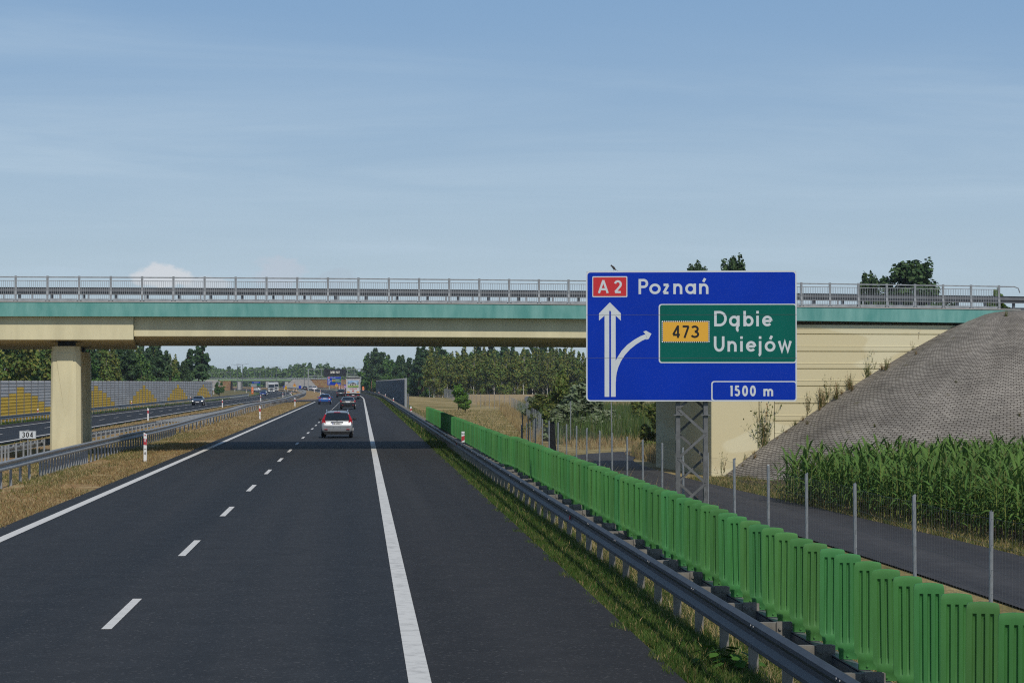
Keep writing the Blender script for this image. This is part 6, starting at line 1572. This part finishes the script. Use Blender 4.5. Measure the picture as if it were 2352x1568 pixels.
MZ = [leafmat('maize_leaf', (.100, .190, .042), rnd=.10, trans=.2, var=.3), leafmat('maize_stalk', (.19, .23, .06), rnd=.1, trans=.1), leafmat('maize_leaf_dry', (.20, .18, .06), rnd=.1, trans=.3), mat('maize_tassel', (.20, .205, .075), .9)]
def maize():
    rng = np.random.default_rng(21); prot = []
    for i in range(7):
        P, F, MI = maize_verts(rng); me = bpy.data.meshes.new('maize_plant'); me.from_pydata(P, [], F)
        for m in MZ: me.materials.append(m)
        me.polygons.foreach_set('material_index', MI); me.update(); prot.append((me, P, F, MI))
    edge = lambda y: np.interp(y, [52, 58, 80, 93], [17.9, 17.6, 15.05, 15.2])
    plants = []
    y = 50.
    while y < 92:
        x = edge(y) + rng.uniform(-.06, .06)
        row = 0
        while x < edge(y) + 22:
            if x > 14.9 + max(0, y - 80) * .9: plants.append((x + rng.uniform(-.05, .05), y + rng.uniform(-.08, .08), row))
            x += .42 + .10 * (row > 6); row += 1
        y += .42
    zc = lambda x, y: -1.17
    near = sorted(plants, key=lambda q: q[2] * 5 + (q[1] - 50) * .08)[:290]; ns = set(near)
    for x, y, r in near:
        me = prot[int(rng.integers(7))][0]; o = bpy.data.objects.new('maize_plant', me); COL.objects.link(o); s = rng.uniform(.88, 1.1)
        o.location = (x, y, zc(x, y)); o.rotation_euler = (rng.normal() * .04, rng.normal() * .04, rng.uniform(0, 6.28)); o.scale = (s, s, s * rng.uniform(.92, 1.06))
        tag(o, 'maize plant in the outer rows of the field beside the service road', 'maize', 'maize plants in the outer rows')
    V = []; F = []; MI = []; n = 0
    for x, y, r in plants:
        if (x, y, r) in ns: continue
        me, P, f, mi = prot[int(rng.integers(7))]; a = rng.uniform(0, 6.28); s = rng.uniform(.9, 1.16); c, q = math.cos(a) * s, math.sin(a) * s
        A = np.array(P); V.append(np.column_stack([A[:, 0] * c - A[:, 1] * q + x, A[:, 0] * q + A[:, 1] * c + y, A[:, 2] * s * rng.uniform(.95, 1.08) + zc(x, y)]))
        F += [tuple(i + n for i in t) for t in f]; MI += mi; n += len(P)
    me = bpy.data.meshes.new('maize_field'); me.from_pydata(np.concatenate(V).tolist(), [], F)
    for m in MZ: me.materials.append(m)
    me.polygons.foreach_set('material_index', MI); me.update(); o = link_mesh('maize_field', me); tag(o, 'dense green maize field behind its outer rows, before the paved cone', 'maize', kind='stuff')
maize()
# weeds along the foot of the wing wall and on the cone
def weed(x, y, z, s, label, tall=False, dry=.4, seed=0):
    rng = np.random.default_rng(500 + seed); V = []; n = int(34 * (1.3 if tall else 1)); dry *= .6
    mb = MB(); L = []
    for i in range(n):
        a = rng.uniform(0, 6.28); r = abs(rng.normal()) * .28 * s; h_ = s * rng.uniform(.35, 1.1) * (1.25 if tall else .8); w = .006 + .003 * s
        b = Vector((x + rng.normal() * .05 * s, y + rng.normal() * .05 * s, z)); e = b + Vector((r * math.cos(a), r * math.sin(a), h_)); d = Vector((-math.sin(a), math.cos(a), 0)) * w
        k = 0 if rng.random() > dry else 1
        mb.add([b - d, b + d, b.lerp(e, .6) + d * .6 + Vector((0, 0, .05 * s)), b.lerp(e, .6) - d * .6 + Vector((0, 0, .05 * s)), e], [(0, 1, 2, 3), (3, 2, 4)], k)
        for j in range(5):
            q = b.lerp(e, rng.uniform(.25, 1.0)); t = Vector(rng.normal(size=3)).normalized() * .045 * s; u = Vector(rng.normal(size=3)).normalized() * .02 * s; mb.add([q - t, q + u, q + t, q - u], [(0, 1, 2, 3)], k)
    o = mb.build('weed', [GM['weedgreen'], GM['rust']], recalc=False); tag(o, label, 'weed', 'weeds growing along the paved cone')
def on_slope(th, q): p, r = slope_pt(th, q); return p
for k, (th, q, s, tall, dry, l) in enumerate(((181, .98, .6, 0, .6, 0), (181, .93, 1.0, 1, .5, 0), (181.5, .86, .5, 0, .6, 0), (182, .80, 1.9, 1, .25, 'big feathery weed in front of the wing wall above the foot of the cone'), (181.5, .74, .6, 0, .3, 0), (182, .66, 1.0, 1, .5, 0), (183, .62, .8, 1, .7, 0), (182, .60, 1.15, 1, .3, 0), (186, .58, .8, 1, .5, 0), (184, .53, .7, 1, .6, 0), (188, .54, .7, 0, .8, 0), (183, .47, 1.0, 1, .3, 0), (182, .44, .9, 1, .3, 0), (190, .43, .8, 0, .8, 0), (182.5, .30, .9, 1, .3, 0), (184, .32, .5, 0, .4, 0), (182, .13, .5, 0, .1, 'pale flowering weed below the right end of the teal beam'), (240, .12, .45, 0, .2, 'grassy tuft near the top of the paved cone'), (190, .70, .35, 0, .8, 0), (275, .2, .35, 0, .5, 0), (290, .35, .4, 0, .5, 0), (282, .55, .35, 0, .6, 0), (230, .5, .25, 0, .5, 0), (215, .7, .25, 0, .5, 0), (250, .65, .3, 0, .6, 0), (196, .35, .3, 0, .9, 0))):
    p = on_slope(th, q); weed(p.x, p.y, p.z - .05, s, l or ('tall weed rooted along the joint of cone and wing wall' if tall else 'low weed rooted between the paving blocks of the cone'), tall, dry, k)
for k in range(26):
    q = .18 + .8 * k / 26 + R.uniform(-.01, .01); p = on_slope(R.uniform(181.2, 186), q); weed(p.x, p.y, p.z - .04, R.uniform(.22, .5), 'small dry tuft along the edge where the cone meets the wing wall', False, R.uniform(.3, 1.3), 100 + k)
# broad-leaved plant under the guardrail, and a dead black stump by the reeds
def stump():
    p = at(1271, 1025, 118); z = gz(p.x, 118)
    mb = MB(); rng = np.random.default_rng(3); b = at(1268, 972, 118)
    mb.sweep([[(p.x + (b.x - p.x) * t + (w + .04 * math.sin(a * 3 + t * 7)) * math.cos(a), 118 + w * math.sin(a), z - .2 + (b.z - z + .2) * t + (.12 * math.sin(a * 2) if t == 1 else 0)) for a in np.linspace(0, 6.28, 9)[:-1]] for t, w in ((0, .26), (.15, .2), (.5, .18), (.8, .17), (1, .11))])
    o = mb.build('tree_stump', mat('charred_bark', (.018, .017, .018), .95, var=.4, scale=5)); tag(o, 'tall dark stump standing in the wire fence line before the reeds', 'stump')
stump()
def broadleaf(x, y, label):
    rng = np.random.default_rng(int(x * 100)); mb = MB(); z = gz(x, y)
    for i in range(26):
        a = rng.uniform(0, 6.28); r = rng.uniform(.02, .42); c = Vector((x + r * math.cos(a), y + 1.5 * r * math.sin(a), z + .12 + rng.uniform(-.05, .1))); s = rng.uniform(.06, .11)
        t = Vector((math.cos(a), math.sin(a), -.3)).normalized() * s; u = Vector((-math.sin(a), math.cos(a), rng.normal() * .2)).normalized() * s * .8
        mb.add([c - t, c - t * .4 + u, c + t * .4 + u * .8, c + t * 1.1, c + t * .4 - u * .8, c - t * .4 - u], [tuple(range(6))]); mb.bar((x, y, z), c, .006, .006)
    o = mb.build('leafy_weed', [leafmat('broad_weed_leaf', (.055, .13, .02), rnd=0)], recalc=False); tag(o, label, 'weed')
broadleaf(4.15, 25.2, 'broad-leaved green plant at the foot of a guardrail post')

# haze: pale even air round everything
def haze():
    m = bpy.data.materials.new('haze'); m.use_nodes = True; nt = m.node_tree; nt.nodes.remove(nt.nodes['Principled BSDF'])
    v = nt.nodes.new('ShaderNodeVolumePrincipled'); v.inputs['Color'].default_value = (.80, .88, 1, 1); v.inputs['Density'].default_value = HAZE; v.inputs['Anisotropy'].default_value = 0.2
    nt.links.new(v.outputs[0], nt.nodes['Material Output'].inputs['Volume'])
    mb = MB(); mb.box((0, 1200, 8.0), (3200, 3200, 23)); o = mb.build('haze', m); tag(o, 'thin pale summer haze over the motorway', 'haze', kind='stuff')
HAZE = .00011
if HAZE: haze()
